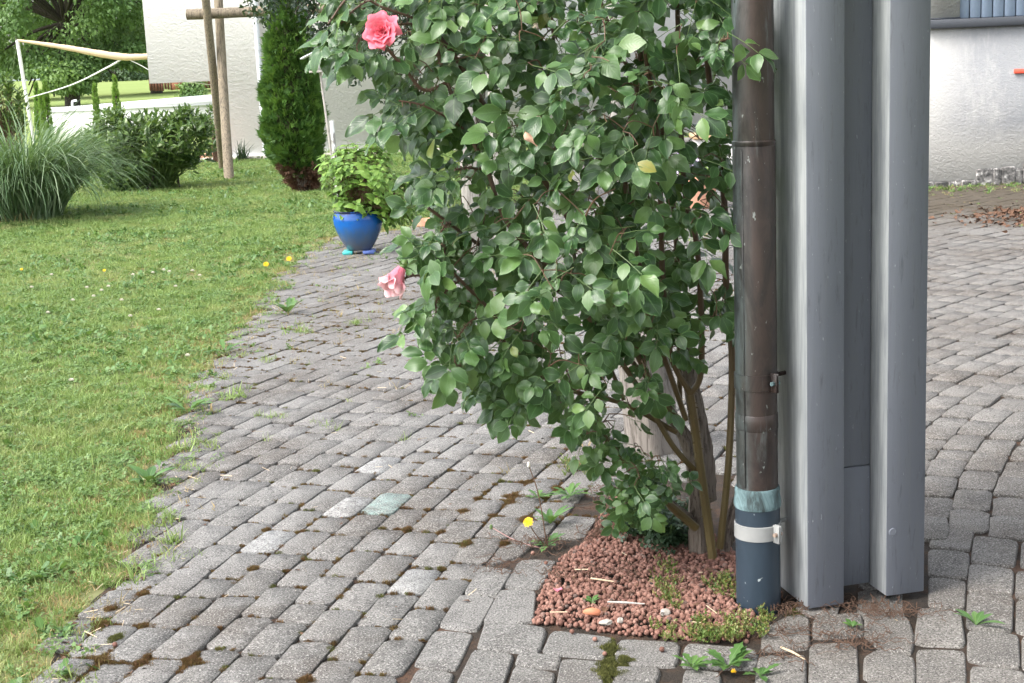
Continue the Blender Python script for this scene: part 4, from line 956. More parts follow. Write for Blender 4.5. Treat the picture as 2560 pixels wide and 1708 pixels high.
for poly, n in (([(1640,1580),(1720,1560),(1800,1550),(1870,1548),(1915,1530),(1925,1545),(1900,1590),(1840,1608),(1740,1608),(1640,1596)], 120), ([(1640,1415),(1690,1425),(1700,1500),(1680,1540),(1640,1480)], 60), ([(1770,1460),(1840,1455),(1840,1505),(1790,1490)], 45), ([(1400,1160),(1440,1165),(1490,1180),(1440,1190),(1410,1180)], 26)):
    xs = np.array(poly); c = rng.random((n*4, 2))*(xs.max(0)-xs.min(0))+xs.min(0); c = c[inpoly(c, poly)][:n]; pp += [G(x+rng.normal()*9, y+rng.normal()*6, .004) for x, y in c]
pp = np.array(pp); scatter('stonecrop', sprs, pp, np.c_[rng.normal(size=(len(pp), 2))*.3, rng.random(len(pp))*6.28], .4+.55*rng.random(len(pp)), rng.integers(0, 4, len(pp)), 'low yellow-green stonecrop creeping round the foot of the pipe', 'stonecrop')
m = MB()
def rootpath(c, L, n=9, flat=.25):
    a = rng.random()*6.28; p = np.array(c, float); out = [p.copy()]
    for i in range(n):
        a += rng.normal()*.55; p = p+np.array([math.cos(a), math.sin(a), 0])*L/n; p[2] = max(.003, c[2]+abs(rng.normal())*.008*flat*4); out.append(p.copy())
    return out
for x, y, sx, sy, n in ((1960,1520,40,18,34), (2160,1524,70,8,34), (2250,1532,60,8,24), (2010,1580,60,25,22), (2140,1600,70,20,30), (1520,1250,30,45,55), (1500,1330,40,25,40), (1420,1440,60,35,26), (1240,1410,40,20,16), (1330,1360,60,14,22), (1600,1450,110,40,30), (1900,1640,80,20,14)):
    for i in range(n): m.tube(rootpath(G(x+rng.normal()*sx*.6, y+rng.normal()*sy*.6, .012 if y < 1500 and x < 1900 else .004), .05+.07*rng.random()), .0007+.0005*rng.random(), 4, False)
o = m.build('dead_roots', MAT['root'], None, True); tag(o, 'tangle of dead brown roots and needles round the post and bed', 'roots', kind='stuff')

# weathered stump behind the rose
sc_ = G(1640, 1140); m = MB(); k = 26; zs = np.linspace(-.01, .44, 12); V = []
for j, z in enumerate(zs):
    for i in range(k):
        a = i*2*math.pi/k; r = .088*(1.12-.32*z)*(1+.09*math.sin(3*a+1)+.05*math.sin(7*a+z*3)+.03*math.sin(13*a))+rng.normal()*.001
        V.append((r*math.cos(a)-.10*z, r*math.sin(a), z+(.025*math.sin(2*a+.5) if j == 11 else 0)))
F = [(j*k+i, j*k+(i+1) % k, (j+1)*k+(i+1) % k, (j+1)*k+i) for j in range(11) for i in range(k)]+[tuple(range(11*k, 12*k))]
m.add(V, F); o = m.build('tree_stump', MAT['stump'], None, True, (sc_[0], sc_[1]+.09, 0)); tag(o, 'bleached wooden stump standing behind the rose stems', 'stump')

# ================================================================== lawn
LG = np.array(LAWN)
def lawn_points(dens, y0, y1, jit=.10):
    A = (y1-y0)*(0.62*y1+1.6); n = int(dens*A); c = np.c_[rng.random(n)*(.62*y1+1.6)-.5*y1-.4, y0+rng.random(n)*(y1-y0)]
    c = c[(c[:, 0] > -.46*c[:, 1]-.5)]
    cc = c+rng.normal(size=c.shape)*[jit, jit*.6]*np.array([[1, 1]])
    inside = inpoly(c, LAWN); near = inpoly(cc, LAWN)
    keep_ = near & (inside | (rng.random(len(c)) < .5)) & (c[:, 1] < 23.0)
    return c[keep_]
gt = [tuft('tuft_%d' % i, 34, .045, .024+.004*i, .0032, MAT['grass'], .9, i) for i in range(5)]
gtl = [tuft('tuft_long_%d' % i, 12, .03, .058, .0034, MAT['grass'], .8, 20+i) for i in range(2)]
gtd = [tuft('tuft_dry_%d' % i, 22, .045, .026, .003, MAT['drygrass'], 1.2, 30+i) for i in range(2)]
gcl = [clover('clover_%d' % i, 20, .05, .026, .0078, MAT['clover'], i) for i in range(3)]
gbr = [clover('broad_%d' % i, 7, .045, .028, .022, MAT['weed'], 50+i, 2) for i in range(2)]
protos = gt+gtl+gtd+gcl+gbr
pts = np.concatenate([lawn_points(1250, 2.6, 6.5), lawn_points(800, 6.5, 10), lawn_points(420, 10, 16), lawn_points(260, 16, 23.2)])
def pn(c, s, seed):                               # smooth pseudo-noise for patches
    r = np.random.default_rng(seed); v = 0
    for i in range(6): a = r.random()*6.28; v = v+np.sin((c[:, 0]*math.cos(a)+c[:, 1]*math.sin(a))*s*(.6+r.random())+r.random()*6.28)
    return v/6
n1 = pn(pts, 5, 1); n2 = pn(pts, 3, 2); ed = edgedist(pts, [tuple(p) for p in EG]); u = rng.random(len(pts))
idx = rng.integers(0, 5, len(pts))
idx = np.where(u < .34+.35*np.clip(n1, -.5, .8), 9+rng.integers(0, 3, len(pts)), idx)
idx = np.where((u > .93) & (n2 > 0), 12+rng.integers(0, 2, len(pts)), idx)
idx = np.where((u > .80) & (u < .90) & (n2 < .1), 5+rng.integers(0, 2, len(pts)), idx)
dryp = .06+.34*np.clip(1-ed/.35, 0, 1)+.25*np.clip(n2-.25, 0, 1)
idx = np.where(rng.random(len(pts)) < dryp, 7+rng.integers(0, 2, len(pts)), idx)
sc = (.75+.5*rng.random(len(pts)))*np.interp(pts[:, 1], [3, 8, 14, 23], [.85, .95, 1.15, 1.4]); rot = np.c_[rng.normal(size=(len(pts), 2))*.12, rng.random(len(pts))*6.28]
scatter('lawn_grass', protos, np.c_[pts, np.full(len(pts), -.012)], rot, sc, idx, 'short mown lawn grass mixed with clover on the left', 'grass')

# ------------------------------------------------------------------ moss and small weeds in the joints
mt = [tuft('moss_%d' % i, 70, .011, .009, .0016, MAT['mosss'], .7, 60+i) for i in range(3)]+[tuft('moss_green_%d' % i, 70, .011, .009, .0016, MAT['mossg'], .7, 70+i) for i in range(2)]
mp = []; mi = []; CORN = []
for p in LP:
    d_ = np.array([math.cos(p[2]), math.sin(p[2])]); e_ = np.array([-d_[1], d_[0]])
    for s1 in (-1, 1):
        for s2 in (-1, 1): CORN.append(np.array(p[:2])+d_*s1*(p[3]/2+.003)+e_*s2*(p[4]/2+.003))
CORN = np.array(CORN)
for x, y, r, g_ in [(1259,1262,.028,0),(1306,1238,.024,0),(1187,1253,.014,0),(1160,1271,.012,0),(1290,1314,.024,0),(1302,1295,.016,0),(1311,1213,.012,0),(1180,1353,.018,0),(1205,1362,.014,0),(1235,1370,.012,0),(1145,1377,.014,1),(1243,1298,.012,0),(1393,1221,.010,0),(1032,1316,.010,0),(1095,1330,.010,0),
                    (265,1643,.030,0),(300,1640,.018,0),(481,1637,.024,0),(275,1524,.020,0),(228,1582,.022,0),(170,1693,.022,1),(317,1505,.018,0),(330,1655,.018,0),(365,1548,.012,0),(291,1595,.014,1),(1519,1680,.026,1),(1521,1660,.018,1),(1523,1620,.020,1),(1993,1550,.010,1),(779,1693,.014,0),(1560,1650,.012,1),(400,1650,.010,0),(690,1320,.008,0),(655,1420,.008,0)]:
    c = G(x, y); n = int(40*r/.02)+8; dj = np.hypot(CORN[:, 0]-c[0], CORN[:, 1]-c[1]); jn = int(np.argmin(dj))
    if dj[jn] < .075: c = np.array([CORN[jn, 0], CORN[jn, 1], 0])
    hd = LP[jn//4][2]; d_ = np.array([math.cos(hd), math.sin(hd)]); e_ = np.array([-d_[1], d_[0]]); n = int(n*1.3)
    for i in range(n):
        al, ac = abs(rng.normal())*r*1.3*(1 if rng.random() < .5 else -1), rng.normal()*r*.26
        q_ = c[:2]+(d_*al+e_*ac if rng.random() < .55 else e_*al*.8+d_*ac*1.2)
        mp.append((q_[0], q_[1], -.006+.007*math.exp(-(al/r)**2)*rng.random())); mi.append(int(rng.integers(3)) if not g_ else 3+int(rng.integers(2)))
    continue
    a = rng.random(n)*6.28; rr = r*np.sqrt(rng.random(n)); mp += [(c[0]+rr[i]*math.cos(a[i])*.8, c[1]+rr[i]*math.sin(a[i])*1.3+rng.normal()*.004, -.007+.009*max(0, 1-(rr[i]/r)**2)*(.4+.6*rng.random())) for i in range(n)]
    mi += [int(rng.integers(3)) if not g_ else 3+int(rng.integers(2)) for i in range(n)]
joints = []
for p in LP:                                      # along the joints of the path
    if p[1] > 9.5: continue
    a = p[2]; d_ = np.array([math.cos(a), math.sin(a)]); e_ = np.array([-d_[1], d_[0]]); c = np.array(p[:2])
    nz = pn(np.array([c]), 2.2, 5)[0]
    for s_ in (1,):
        for j in range(7):
            joints.append((c+d_*(p[3]/2+.004)*s_+e_*(rng.random()-.5)*p[4], nz, 1)); joints.append((c+e_*(p[4]/2+.003)+d_*(rng.random()-.5)*p[3], nz, 0))
for c, nz, end in joints:
    if rng.random() < np.clip(.16+.7*nz+.38*end, .04, .9):
        mp.append((c[0], c[1], -.0065+.003*rng.random())); mi.append(int(rng.integers(3)) if rng.random() < .85 else 3)
mp = np.array(mp); scatter('moss', mt, mp, np.c_[rng.normal(size=(len(mp), 2))*.2, rng.random(len(mp))*6.28], .55+.6*rng.random(len(mp)), mi, 'brown and olive moss growing in the joints of the pavers', 'moss')
jw = [tuft('dry_weed_%d' % i, 12, .02, .035, .0022, MAT['drygrass'], 1.1, 80+i, .7) for i in range(3)]+[tuft('green_weed_%d' % i, 14, .022, .035, .0028, MAT['grass'], 1.0, 90+i, .7) for i in range(3)]+[clover('joint_clover', 8, .03, .02, .009, MAT['clover'], 95)]
wp_ = []; wi = []; ws = []
for p in LP:
    if p[1] < 4.6 or p[1] > 17: continue
    a = p[2]; d_ = np.array([math.cos(a), math.sin(a)]); e_ = np.array([-d_[1], d_[0]])
    near = np.min(np.linalg.norm(np.array(EG)-np.array(p[:2]), axis=1)); pr = np.interp(p[1], [4.6, 6, 7, 10, 17], [.05, .16, .5, .8, .8])*np.interp(near, [0, .6, 2.5], [1.7, 1, .45])
    while rng.random() < pr:
        pr -= .35; c = np.array(p[:2])+(d_*p[3]/2+e_*(rng.random()-.5)*p[4] if rng.random() < .5 else e_*p[4]/2+d_*(rng.random()-.5)*p[3])
        wp_.append((c[0], c[1], -.008)); wi.append(int(rng.integers(3)) if rng.random() < .62 else 3+int(rng.integers(4))); ws.append(.6+.7*rng.random())
for x, y, n, sp_, big in [(432,1353,6,.03,1.3),(474,1124,10,.06,1.6),(583,995,10,.05,1.3),(691,1045,7,.04,.9),(807,1057,6,.035,.8),(886,808,9,.05,1.1),(757,832,7,.05,1.4),(673,900,6,.06,1.1),(390,1310,8,.05,1.2),(330,1440,10,.05,1.2),(600,975,5,.05,.9),(840,1072,4,.03,.8),(640,1040,4,.03,.8)]:
    for i in range(n):
        c = G(x+rng.normal()*3, y); wp_.append((c[0]+rng.normal()*sp_*.6, c[1]+rng.normal()*sp_*.6, -.008)); wi.append(3+int(rng.integers(3))); ws.append(big*(.7+.5*rng.random()))
for i in range(90):                               # dry litter along the lawn edge
    c = EG[int(rng.integers(1, 18))]+rng.normal(size=2)*[.05, .12]; wp_.append((c[0]+.03, c[1], -.006)); wi.append(int(rng.integers(3)) if rng.random() < .6 else 3+int(rng.integers(4))); ws.append(.6+.7*rng.random())
wp_ = np.array(wp_); scatter('joint_weeds', jw, wp_, np.c_[rng.normal(size=(len(wp_), 2))*.25, rng.random(len(wp_))*6.28], ws, wi, 'small dry and green weeds sprouting between the path pavers', 'weeds')
# weeds by the right house and swept leaf litter
wp_ = []; wi = []; ws = []
for i in range(420):
    x = 3.7+rng.random()*3.2; y = RY-.06-abs(rng.normal())*.35; wp_.append((x, y, -.004)); wi.append(int(rng.choice([0, 3, 4, 6, 6]))); ws.append(.5+.8*rng.random())
for i in range(260):
    wp_.append((3.6+rng.random()*3, RY-.2-rng.random()*3.2, -.008)); wi.append(int(rng.choice([0, 1, 6]))); ws.append(.3+.5*rng.random())
wp_ = np.array(wp_); scatter('wall_weeds', jw, wp_, np.c_[rng.normal(size=(len(wp_), 2))*.25, rng.random(len(wp_))*6.28], ws, wi, 'weeds and moss at the foot of the stained stucco wall', 'weeds')
dl = leaf(.05, .028, 4, .4, .5, wave=.2); nl = 520; c0 = G(2560, 545)
P = np.c_[c0[0]+rng.normal(size=nl)*.28+.05, c0[1]+rng.normal(size=nl)*.34, np.zeros(nl)]; P[:, 2] = .01+.06*np.exp(-((P[:, 0]-c0[0])**2+(P[:, 1]-c0[1])**2)/.07)*rng.random(nl)
o = put('leaf_litter', join_protos('leaf_litter', [dl], np.zeros(nl, int), P, orient(randdir(nl)*[1, 1, .25], np.array([[0, 0, 1.]]*nl)+.5*rng.normal(size=(nl, 3))), .6+.6*rng.random(nl), MAT['deadleaf'])); tag(o, 'heap of brown dead leaves on the driveway at the right edge', 'leaf litter', kind='stuff')

# ------------------------------------------------------------------ dandelions and other single weeds
def dandelion_head(n=34, r=.017):
    V = []; F = []; q = 0
    for i in range(n):
        a = i*2.4; f = math.sqrt(i/n); rr = r*(.35+.65*f); z = .006*(1-f); d = np.array([math.cos(a), math.sin(a)]); e = np.array([-d[1], d[0]])*.0019
        V += [(*(d*.001-e*.4), z*.3), (*(d*.001+e*.4), z*.3), (*(d*rr+e), z+.004*(1-f)), (*(d*rr-e), z+.004*(1-f))]; F.append((q, q+1, q+2, q+3)); q += 4
    return np.array(V), np.array(F)
DH = mesh('bloom', *dandelion_head(), MAT['yellow'])
def toothed(L, W, seed):
    return leaf(L, W, 9, .25, .35, 1.5, .30, cols=(-1, 0, 1), seed=seed)
def weedplant(name, P, n, L, W, label, cat, seed, lift=.35, smooth=False, group=None):
    r = np.random.default_rng(seed); e = empty(name, P, label, cat, group)
    for i in range(n):
        a = i*2.4+r.random(); Lr = L*(.6+.6*r.random()); V, F, uv = (leaf(Lr, W, 7, .2, .4, 1.3, 0, seed=i) if smooth else toothed(Lr, W*(.8+.4*r.random()), i))
        Rm = orient(np.array([[math.cos(a), math.sin(a), lift+.5*r.random()]]), np.array([[-.3*math.cos(a), -.3*math.sin(a), 1.]]))[0]
        o = put('leaf', mesh('leaf', V @ Rm.T, F, MAT['weed'], True, uv)); o.parent = e
    return e
e = weedplant('dandelion', G(1370, 1365, .004), 9, .06, .018, 'dandelion with one yellow bloom and a tall bare stalk by the bed', 'dandelion', 1, .2)
def stalk(par, p0, p1, p2, r=.0016, mat=None):
    return MB().tube(smoothpath([p0, p1, p2], 12), np.linspace(r*1.2, r*.8, 12), 6).build('stalk', mat or MAT['brownstem'], par, True)
y_ = G(1365, 1368)[1]
b = at(1321, 1304, y_-.02); stalk(e, G(1365, 1368), at(1335, 1330, y_-.02), b)
o = put('bloom', DH, e, b+[0, 0, -.002]); o.rotation_euler = (.75, -.35, 0)
b = at(1322, 1164, y_+.0); st_ = stalk(e, G(1368, 1368), at(1347, 1240, y_), b, .0018)
lump_ = MB().lathe([(.001, -.006), (.005, -.003), (.006, .003), (.004, .009), (.002, .011)], k=10).build('seed_head', MAT['cloverw'], e, True, b)
b = at(1228, 1318, y_+.05); stalk(e, G(1358, 1372), at(1290, 1352, y_+.02), b, .0015, plain('pink_stalk', (.42, .24, .22), .6))
MB().lathe([(.001, -.008), (.005, -.004), (.005, .004), (.003, .008)], k=10).build('bud', MAT['petiole'], e, True, b)
weedplant('leafy_weed', G(1376, 1310, .003), 11, .075, .020, 'upright bright green weed rosette behind the yellow dandelion', 'weed', 2, .7, True)
weedplant('leafy_weed', G(1425, 1240, .003), 16, .07, .016, 'spreading toothed green weed on the pavers at the bed corner', 'weed', 3, .25)
weedplant('leafy_weed', G(1345, 1245, .003), 8, .055, .014, 'small toothed weed left of the spreading weed at the bed', 'weed', 4, .2)
weedplant('leafy_weed', G(1478, 1508, .012), 7, .032, .013, 'tiny bright green seedling behind the terracotta shard', 'weed', 5, .5, True)
e = weedplant('dandelion', G(1820, 1668, .003), 16, .07, .022, 'large dandelion rosette with an orange bud below the bed', 'dandelion', 6, .35)
c = G(1834, 1680, .02); o = put('bud', DH, e, c); o.scale = (.42, .42, .9); o.data = DH
weedplant('leafy_weed', G(1730, 1668, .003), 12, .05, .015, 'low green weed left of the large dandelion rosette', 'weed', 7, .3)
weedplant('leafy_weed', G(1900, 1690, .003), 8, .05, .015, 'small weed right of the large dandelion rosette', 'weed', 8, .2)
weedplant('leafy_weed', G(2440, 1562, .003), 7, .065, .017, 'small green weed growing in the driveway joint at right', 'weed', 9, .45, True)
weedplant('leafy_weed', G(2130, 1568, .003), 6, .03, .012, 'grey-green seedling in the joint below the post', 'weed', 10, .5, True)
weedplant('leafy_weed', G(372, 1205, .003), 7, .11, .036, 'broad-leaved plantain at the lawn edge beside the path', 'weed', 11, .45, True)
weedplant('leafy_weed', G(562, 882, .003), 9, .11, .026, 'dark dandelion rosette at the lawn edge by the path', 'weed', 12, .25)
weedplant('leafy_weed', G(470, 1030, .003), 9, .13, .03, 'long-leaved dandelion rosette at the lawn edge', 'weed', 13, .3)
weedplant('leafy_weed', G(720, 785, .003), 10, .13, .034, 'toothed thistle-like weed standing on the path', 'weed', 14, .9)
weedplant('leafy_weed', G(1000, 1330, .003), 1, .01, .004, '', '', 15) if False else None
for i, (x, y, lb) in enumerate([(724,668,'yellow bloom at the lawn edge, the one nearest the blue pot'), (667,682,'yellow bloom in the lawn edge, second from the blue pot'), (56,694,'small yellow bloom far left in the lawn'), (263,697,'small yellow bloom in the middle of the lawn')]):
    e = empty('yellow_flower', G(x, y), lb, 'flower', 'yellow flowers in the lawn'); big = 1.25 if i < 2 else .7
    o = put('bloom', DH, e, G(x, y)+[0, 0, .06]); o.scale = (big,)*3; o.rotation_euler = (.8, .2, 0)
    MB().tube([G(x, y), G(x, y)+[0, 0, .06]], .0014, 5).build('stalk', MAT['petiole'], e)
m = MB()
for i in range(60):
    d = randdir(1)[0]; d[2] = abs(d[2])*.9; s_ = nrm(np.cross(d, [.3, .5, .2])); m.add([d*.003-s_*.0012, d*.003+s_*.0012, d*.011+s_*.0014, d*.011-s_*.0014], [(0, 1, 2, 3)])
CB = mesh('clover_bloom', np.concatenate(m.V), m.F, MAT['cloverw'])
cl = [(333,700),(383,695),(410,688),(424,692),(482,690),(500,702),(440,730),(218,733),(255,740),(183,765),(272,730),(398,790),(327,806),(235,755),(121,797),(180,970),(470,907),(80,732),(130,700),(305,765)]
for x, y in cl:
    o = put('clover_flower', CB, None, G(x, y)+[0, 0, .035]); o.scale = (1.25,)*3; tag(o, 'small white clover bloom standing in the lawn', 'flower', 'white clover blooms in the lawn')

# ------------------------------------------------------------------ blue pot with hydrangea
pb_ = G(897, 637); pot = empty('plant_pot', (pb_[0], pb_[1]+.1, 0), 'glazed cobalt blue plant pot on the path by the lawn', 'pot'); PL = (pb_[0], pb_[1]+.1, .028)
MB().lathe([(.0, 0), (.085, 0), (.098, .01), (.135, .07), (.168, .14), (.186, .205), (.188, .24), (.182, .268), (.176, .285), (.182, .297), (.176, .303), (.166, .297), (.165, .27), (.0, .262)], (0, 0, 0), 48, False).build('bowl', MAT['glaze'], pot, True, PL)
MB().lathe([(.0, .272), (.1, .276), (.164, .268)], (0, 0, 0), 24, False).build('soil', MAT['bark_chip'], pot, True, PL)
for x, w_, mt_ in ((-.085, .075, 'teal'), (.075, .09, 'bluebrick')): MB().box((x-w_/2, -.10, -.0265), (x+w_/2, .03, -.001), bev=.004).build('foot_block', MAT[mt_], pot, False, PL)
hb = np.array([PL[0], PL[1], .30]); hyd = empty('hydrangea', hb, 'light green leafy hydrangea growing in the blue pot', 'shrub')
HP = [(800,380),(835,372),(870,350),(900,365),(930,348),(960,350),(985,395),(1010,410),(1050,425),(1045,470),(1060,520),(1030,555),(985,555),(960,545),(900,545),(860,545),(840,500),(815,480),(800,440),(790,400)]
Pl, ql = sample_poly(HP, 300, 10.75, 11.45, 70); hl = leaf(.078, .042, 5, .2, .35, .8, seed=1, pw=.85), leaf(.078, .045, 5, .1, .2, .8, wave=.1, seed=2, pw=.85), leaf(.074, .04, 5, .3, .5, .75, seed=3)
pos = []; D = []; N = []; SC = []; m = MB()
for t in Pl:
    ax = nrm((t-hb)*[1, 1, .7]+[0, 0, .12]+.15*randdir(1)[0]); m.tube(smoothpath([hb+rng.normal(size=3)*[.04, .04, 0], (hb+t)/2+[0, 0, .03], t], 6), np.linspace(.003, .0015, 6), 5, False)
    for lv in range(3):
        for j in range(2):
            a = lv*1.57+j*3.14+rng.random()*.5; u_ = nrm(np.cross(ax, [.2, .9, .1])); v_ = np.cross(ax, u_); o_ = u_*math.cos(a)+v_*math.sin(a)
            pos.append(t-ax*.03*lv); D.append(o_+ax*(.45-.15*lv)+[0, 0, -.15]); N.append(ax+.35*randdir(1)[0]+[0, -.25, .35]); SC.append((.55+.25*lv)*(.8+.4*rng.random()))
m.build('stems', MAT['brownstem'], hyd, True)
pos = np.array(pos); R = orient(np.array(D), np.array(N)); SC = np.array(SC); idx = rng.integers(0, 3, len(pos)); ordr = np.argsort(pos[:, 1])
leaves_as_parts(hyd, hl, idx, pos, R, SC, MAT['hydr'], ordr[:300]); rs = ordr[300:]
tag(put('foliage', join_protos('foliage', hl, idx[rs], pos[rs], R[rs], SC[rs], MAT['hydr']), hyd), kind='stuff')
c = G(1062, 566); so_ = MB().lathe([(.0, .004), (.10, .004), (.118, .012), (.13, .045), (.138, .045), (.132, .0), (.0, .0)], (0, 0, 0), 36, False).build('saucer', MAT['terralight'], None, True, (c[0]+.02, c[1]+.1, .002)); tag(so_, 'shallow terracotta saucer on the ground right of the blue pot', 'saucer')
# terracotta pot with lilac flowers behind the rose
c = G(1752, 520); tp_ = empty('flower_pot', (c[0], c[1], 0), 'terracotta flower pot behind the rose near the downpipe', 'pot')
MB().lathe([(.0, 0), (.10, 0), (.115, .02), (.15, .23), (.168, .235), (.17, .29), (.155, .29), (.15, .26), (.0, .255)], (0, 0, 0), 36, False).build('bowl', MAT['terralight'], tp_, True, (c[0], c[1], 0))
fl_ = empty('lilac_flowers', (c[0], c[1], .26), 'lilac and white flowers growing in the terracotta pot', 'flowers')
Pf = np.c_[c[0]+rng.normal(size=130)*.09, c[1]+rng.normal(size=130)*.08, .33+rng.random(130)*.16]; fp = leaf(.03, .026, 3, .3, .3, .9)
put('blooms', join_protos('blooms', [fp], np.zeros(130, int), Pf, orient(randdir(130)*[1, 1, .4], np.array([[0, -.6, 1.]]*130)+.4*rng.normal(size=(130, 3))), .7+.5*rng.random(130), MAT['lilac']), fl_)
Pf = np.c_[c[0]+rng.normal(size=120)*.09, c[1]+rng.normal(size=120)*.08, .27+rng.random(120)*.1]; put('foliage', join_protos('foliage', [hl[0]], np.zeros(120, int), Pf, orient(randdir(120), np.array([[0, -.3, 1.]]*120)+.4*rng.normal(size=(120, 3))), .5+.4*rng.random(120), MAT['hydr']), fl_)
lw = empty('low_garden_wall', (wx(1800, 16.5, 340), 16.5, 0), 'low white wall with tan coping behind the rose', 'wall')
a0, a1 = wx(1740, 16.5, 380), wx(2000, 16.5, 380); MB().box((a0, 16.5, -.05), (a1, 16.8, .40)).build('wall', MAT['white'], lw); MB().box((a0-.03, 16.46, .402), (a1+.03, 16.84, .46), bev=.008).build('coping', plain('tan_coping', (.55, .36, .21), .7), lw)

# ------------------------------------------------------------------ columnar thuja
tb = G(768, 478); th = empty('thuja', tb, 'tall columnar thuja with bare brown foot on the lawn', 'tree')
tt = at(715, -70, tb[1]); tc = at(738, 330, tb[1])
AX = lambda z: np.array([np.interp(z, [0, .45, tt[2]], [tb[0], tc[0]-.03, tt[0]]), tb[1]])
RAD = lambda z: np.interp(z, [.15, .28, .42, .7, 1.1, 1.6, 2.0, 2.3, tt[2]], [.09, .21, .32, .365, .34, .28, .205, .125, .02])
def spray(seed):
    r = np.random.default_rng(seed); V = []; F = []; uv = []; q = 0
    for i in range(9):
        a = (i-4)*.24+r.normal()*.05; L = .085*(1-.11*abs(i-4))*(.85+.3*r.random()); d = np.array([math.sin(a), math.cos(a)]); e = np.array([d[1], -d[0]])*.0045; z = r.normal()*.012
        V += [(*(-e*.5), 0), (*(e*.5), 0), (*(d*L*.6+e*1.3), z), (*(d*L), z*1.5), (*(d*L*.6-e*1.3), z)]; F += [(q, q+1, q+2, q+4), (q+2, q+3, q+4, q+4)]; q += 5; uv += [(.5, 0)]*2+[(.9, .6), (.5, 1), (.1, .6)]
    F = [f if f[3] != f[2] else f for f in F]; F3 = []
    for f in F: F3 += [(f[0], f[1], f[2]), (f[0], f[2], f[3])] if f[2] != f[3] else [(f[0], f[1], f[2])]
    return np.array(V), np.array(F3), np.array(uv)
SP = [spray(i) for i in range(4)]; n = 5200; z = .2+rng.random(n)*(tt[2]-.2); a = rng.random(n)*6.28; n3 = np.sin(a*5+z*9)+np.sin(a*3-z*14+1); rr = RAD(z)*(.80+.20*rng.random(n)**.5+.05*n3)
A = np.array([AX(v) for v in z]); P = np.c_[A[:, 0]+rr*np.cos(a), A[:, 1]+rr*np.sin(a), z]
O = np.c_[np.cos(a), np.sin(a), np.zeros(n)]; tang = np.c_[-np.sin(a), np.cos(a), np.zeros(n)]
Dd = O*.55+[0, 0, .75]+.35*rng.normal(size=(n, 3)); Nn = tang+.6*rng.normal(size=(n, 3))
put('crown', join_protos('crown', SP, rng.integers(0, 4, n), P-O*.04, orient(Dd, Nn), .75+.6*rng.random(n), MAT['thuja'], np.clip(.45+.35*np.clip(n3, -1, 1)+.2*rng.normal(size=n), 0, .99)), th)
V = []; F = []; kz = 16; ka = 20                       # dense inner body of old twigs
for i, zz_ in enumerate(np.linspace(.22, tt[2]-.05, kz)):
    for j in range(ka): b = j*6.283/ka; r = RAD(zz_)*.78; V.append((AX(zz_)[0]+r*math.cos(b), AX(zz_)[1]+r*math.sin(b), zz_))
F = [(i*ka+j, i*ka+(j+1) % ka, (i+1)*ka+(j+1) % ka, (i+1)*ka+j) for i in range(kz-1) for j in range(ka)]+[tuple(range(ka-1, -1, -1))]
m = MB().add(V, F); m.build('inner_twigs', plain('inner_brown_green', (.03, .035, .012), .9), th)
m = MB()
for i in range(7):
    a = i*.9; m.tube(smoothpath([(tb[0]+.06*math.cos(a), tb[1]+.06*math.sin(a), -.02), (tb[0]+.07*math.cos(a+.3)-.03, tb[1]+.07*math.sin(a+.3), .2), (tc[0]+.1*math.cos(a+.5), tb[1]+.1*math.sin(a), .5)], 10), np.linspace(.035, .02, 10), 7)
m.build('trunk', MAT['bark'], th, True)
nb = 420; z = .02+rng.random(nb)*.3; a = rng.random(nb)*6.28; r = .06+.16*z/.3*rng.random(nb)+.04; P = np.c_[np.array([AX(v) for v in z]), z]; P[:, 0] += r*np.cos(a); P[:, 1] += r*np.sin(a)
put('dead_twigs', join_protos('dead_twigs', SP, rng.integers(0, 4, nb), P, orient(np.c_[np.cos(a), np.sin(a), .2*rng.normal(size=nb)], randdir(nb)), .6+.5*rng.random(nb), MAT['deadleaf']), th)

# ================================================================== garden behind
# log swing frame
sw = empty('log_swing', G(572, 445), 'weathered log swing frame with chain swing before the white house', 'swing')
def logtube(name, pts, r0, r1, k=14, n=14):
    P = smoothpath(pts, n); m = MB(); m.tube(P, np.linspace(r0, r1, n)*(1+rng.normal(size=n)*.015), k); v = m.V[0]; c = np.repeat(P, k, 0)
    m.V[0] = c+(v-c)*(1+.03*np.sin(np.tile(np.arange(k), n)*1.9)[:, None]); return m.build(name, MAT['log'], sw, True)
BY = 19.25
logtube('leg', [G(573, 450)-[0, 0, .02], at(560, 250, 19.3), at(543, -60, 19.55)], .064, .055)
logtube('leg', [G(558, 424)-[0, 0, .02], at(540, 250, 19.75), at(508, -60, 18.85)], .055, .05)
ba, bb = at(467, 37, BY), at(690, 27, BY); bd = (bb-ba)/np.linalg.norm(bb-ba); be = ba+bd*4.75
logtube('beam', [ba, (ba+be)/2, be], .066, .06)
for s_, Y0 in ((-.45, 0), (.45, 0)):
    q = be-bd*.35; logtube('leg', [(q[0], q[1]+s_*2, -.02), (q[0], q[1]+s_, 1.1), (q[0], q[1]-s_*.25, 2.35)], .06, .052)
def chain(name, top, bot, parent):
    L = np.linalg.norm(np.array(bot)-top); n = int(L/.034); m = MB(); d = (np.array(bot)-top)/n
    for i in range(n):
        c = top+d*(i+.5); u = np.array([1, 0, 0]) if i % 2 else np.array([0, 1, 0]); dz = nrm(d)
        P = [c+dz*.024*math.cos(a)+u*.010*math.sin(a) for a in np.linspace(0, 6.283, 9)]; m.tube(P, .0042, 5, False)
    return m.build(name, MAT['chain'], parent, True)
sl_, sr_ = at(972, 334, BY), at(1060, 331, BY); zb_ = lambda x: ba[2]+(be[2]-ba[2])*(x-ba[0])/(be[0]-ba[0])
MB().box((sl_[0], BY-.09, sl_[2]-.02), (sr_[0], BY+.09, sl_[2]+.008), bev=.006).build('swing_seat', MAT['rubber'], sw)
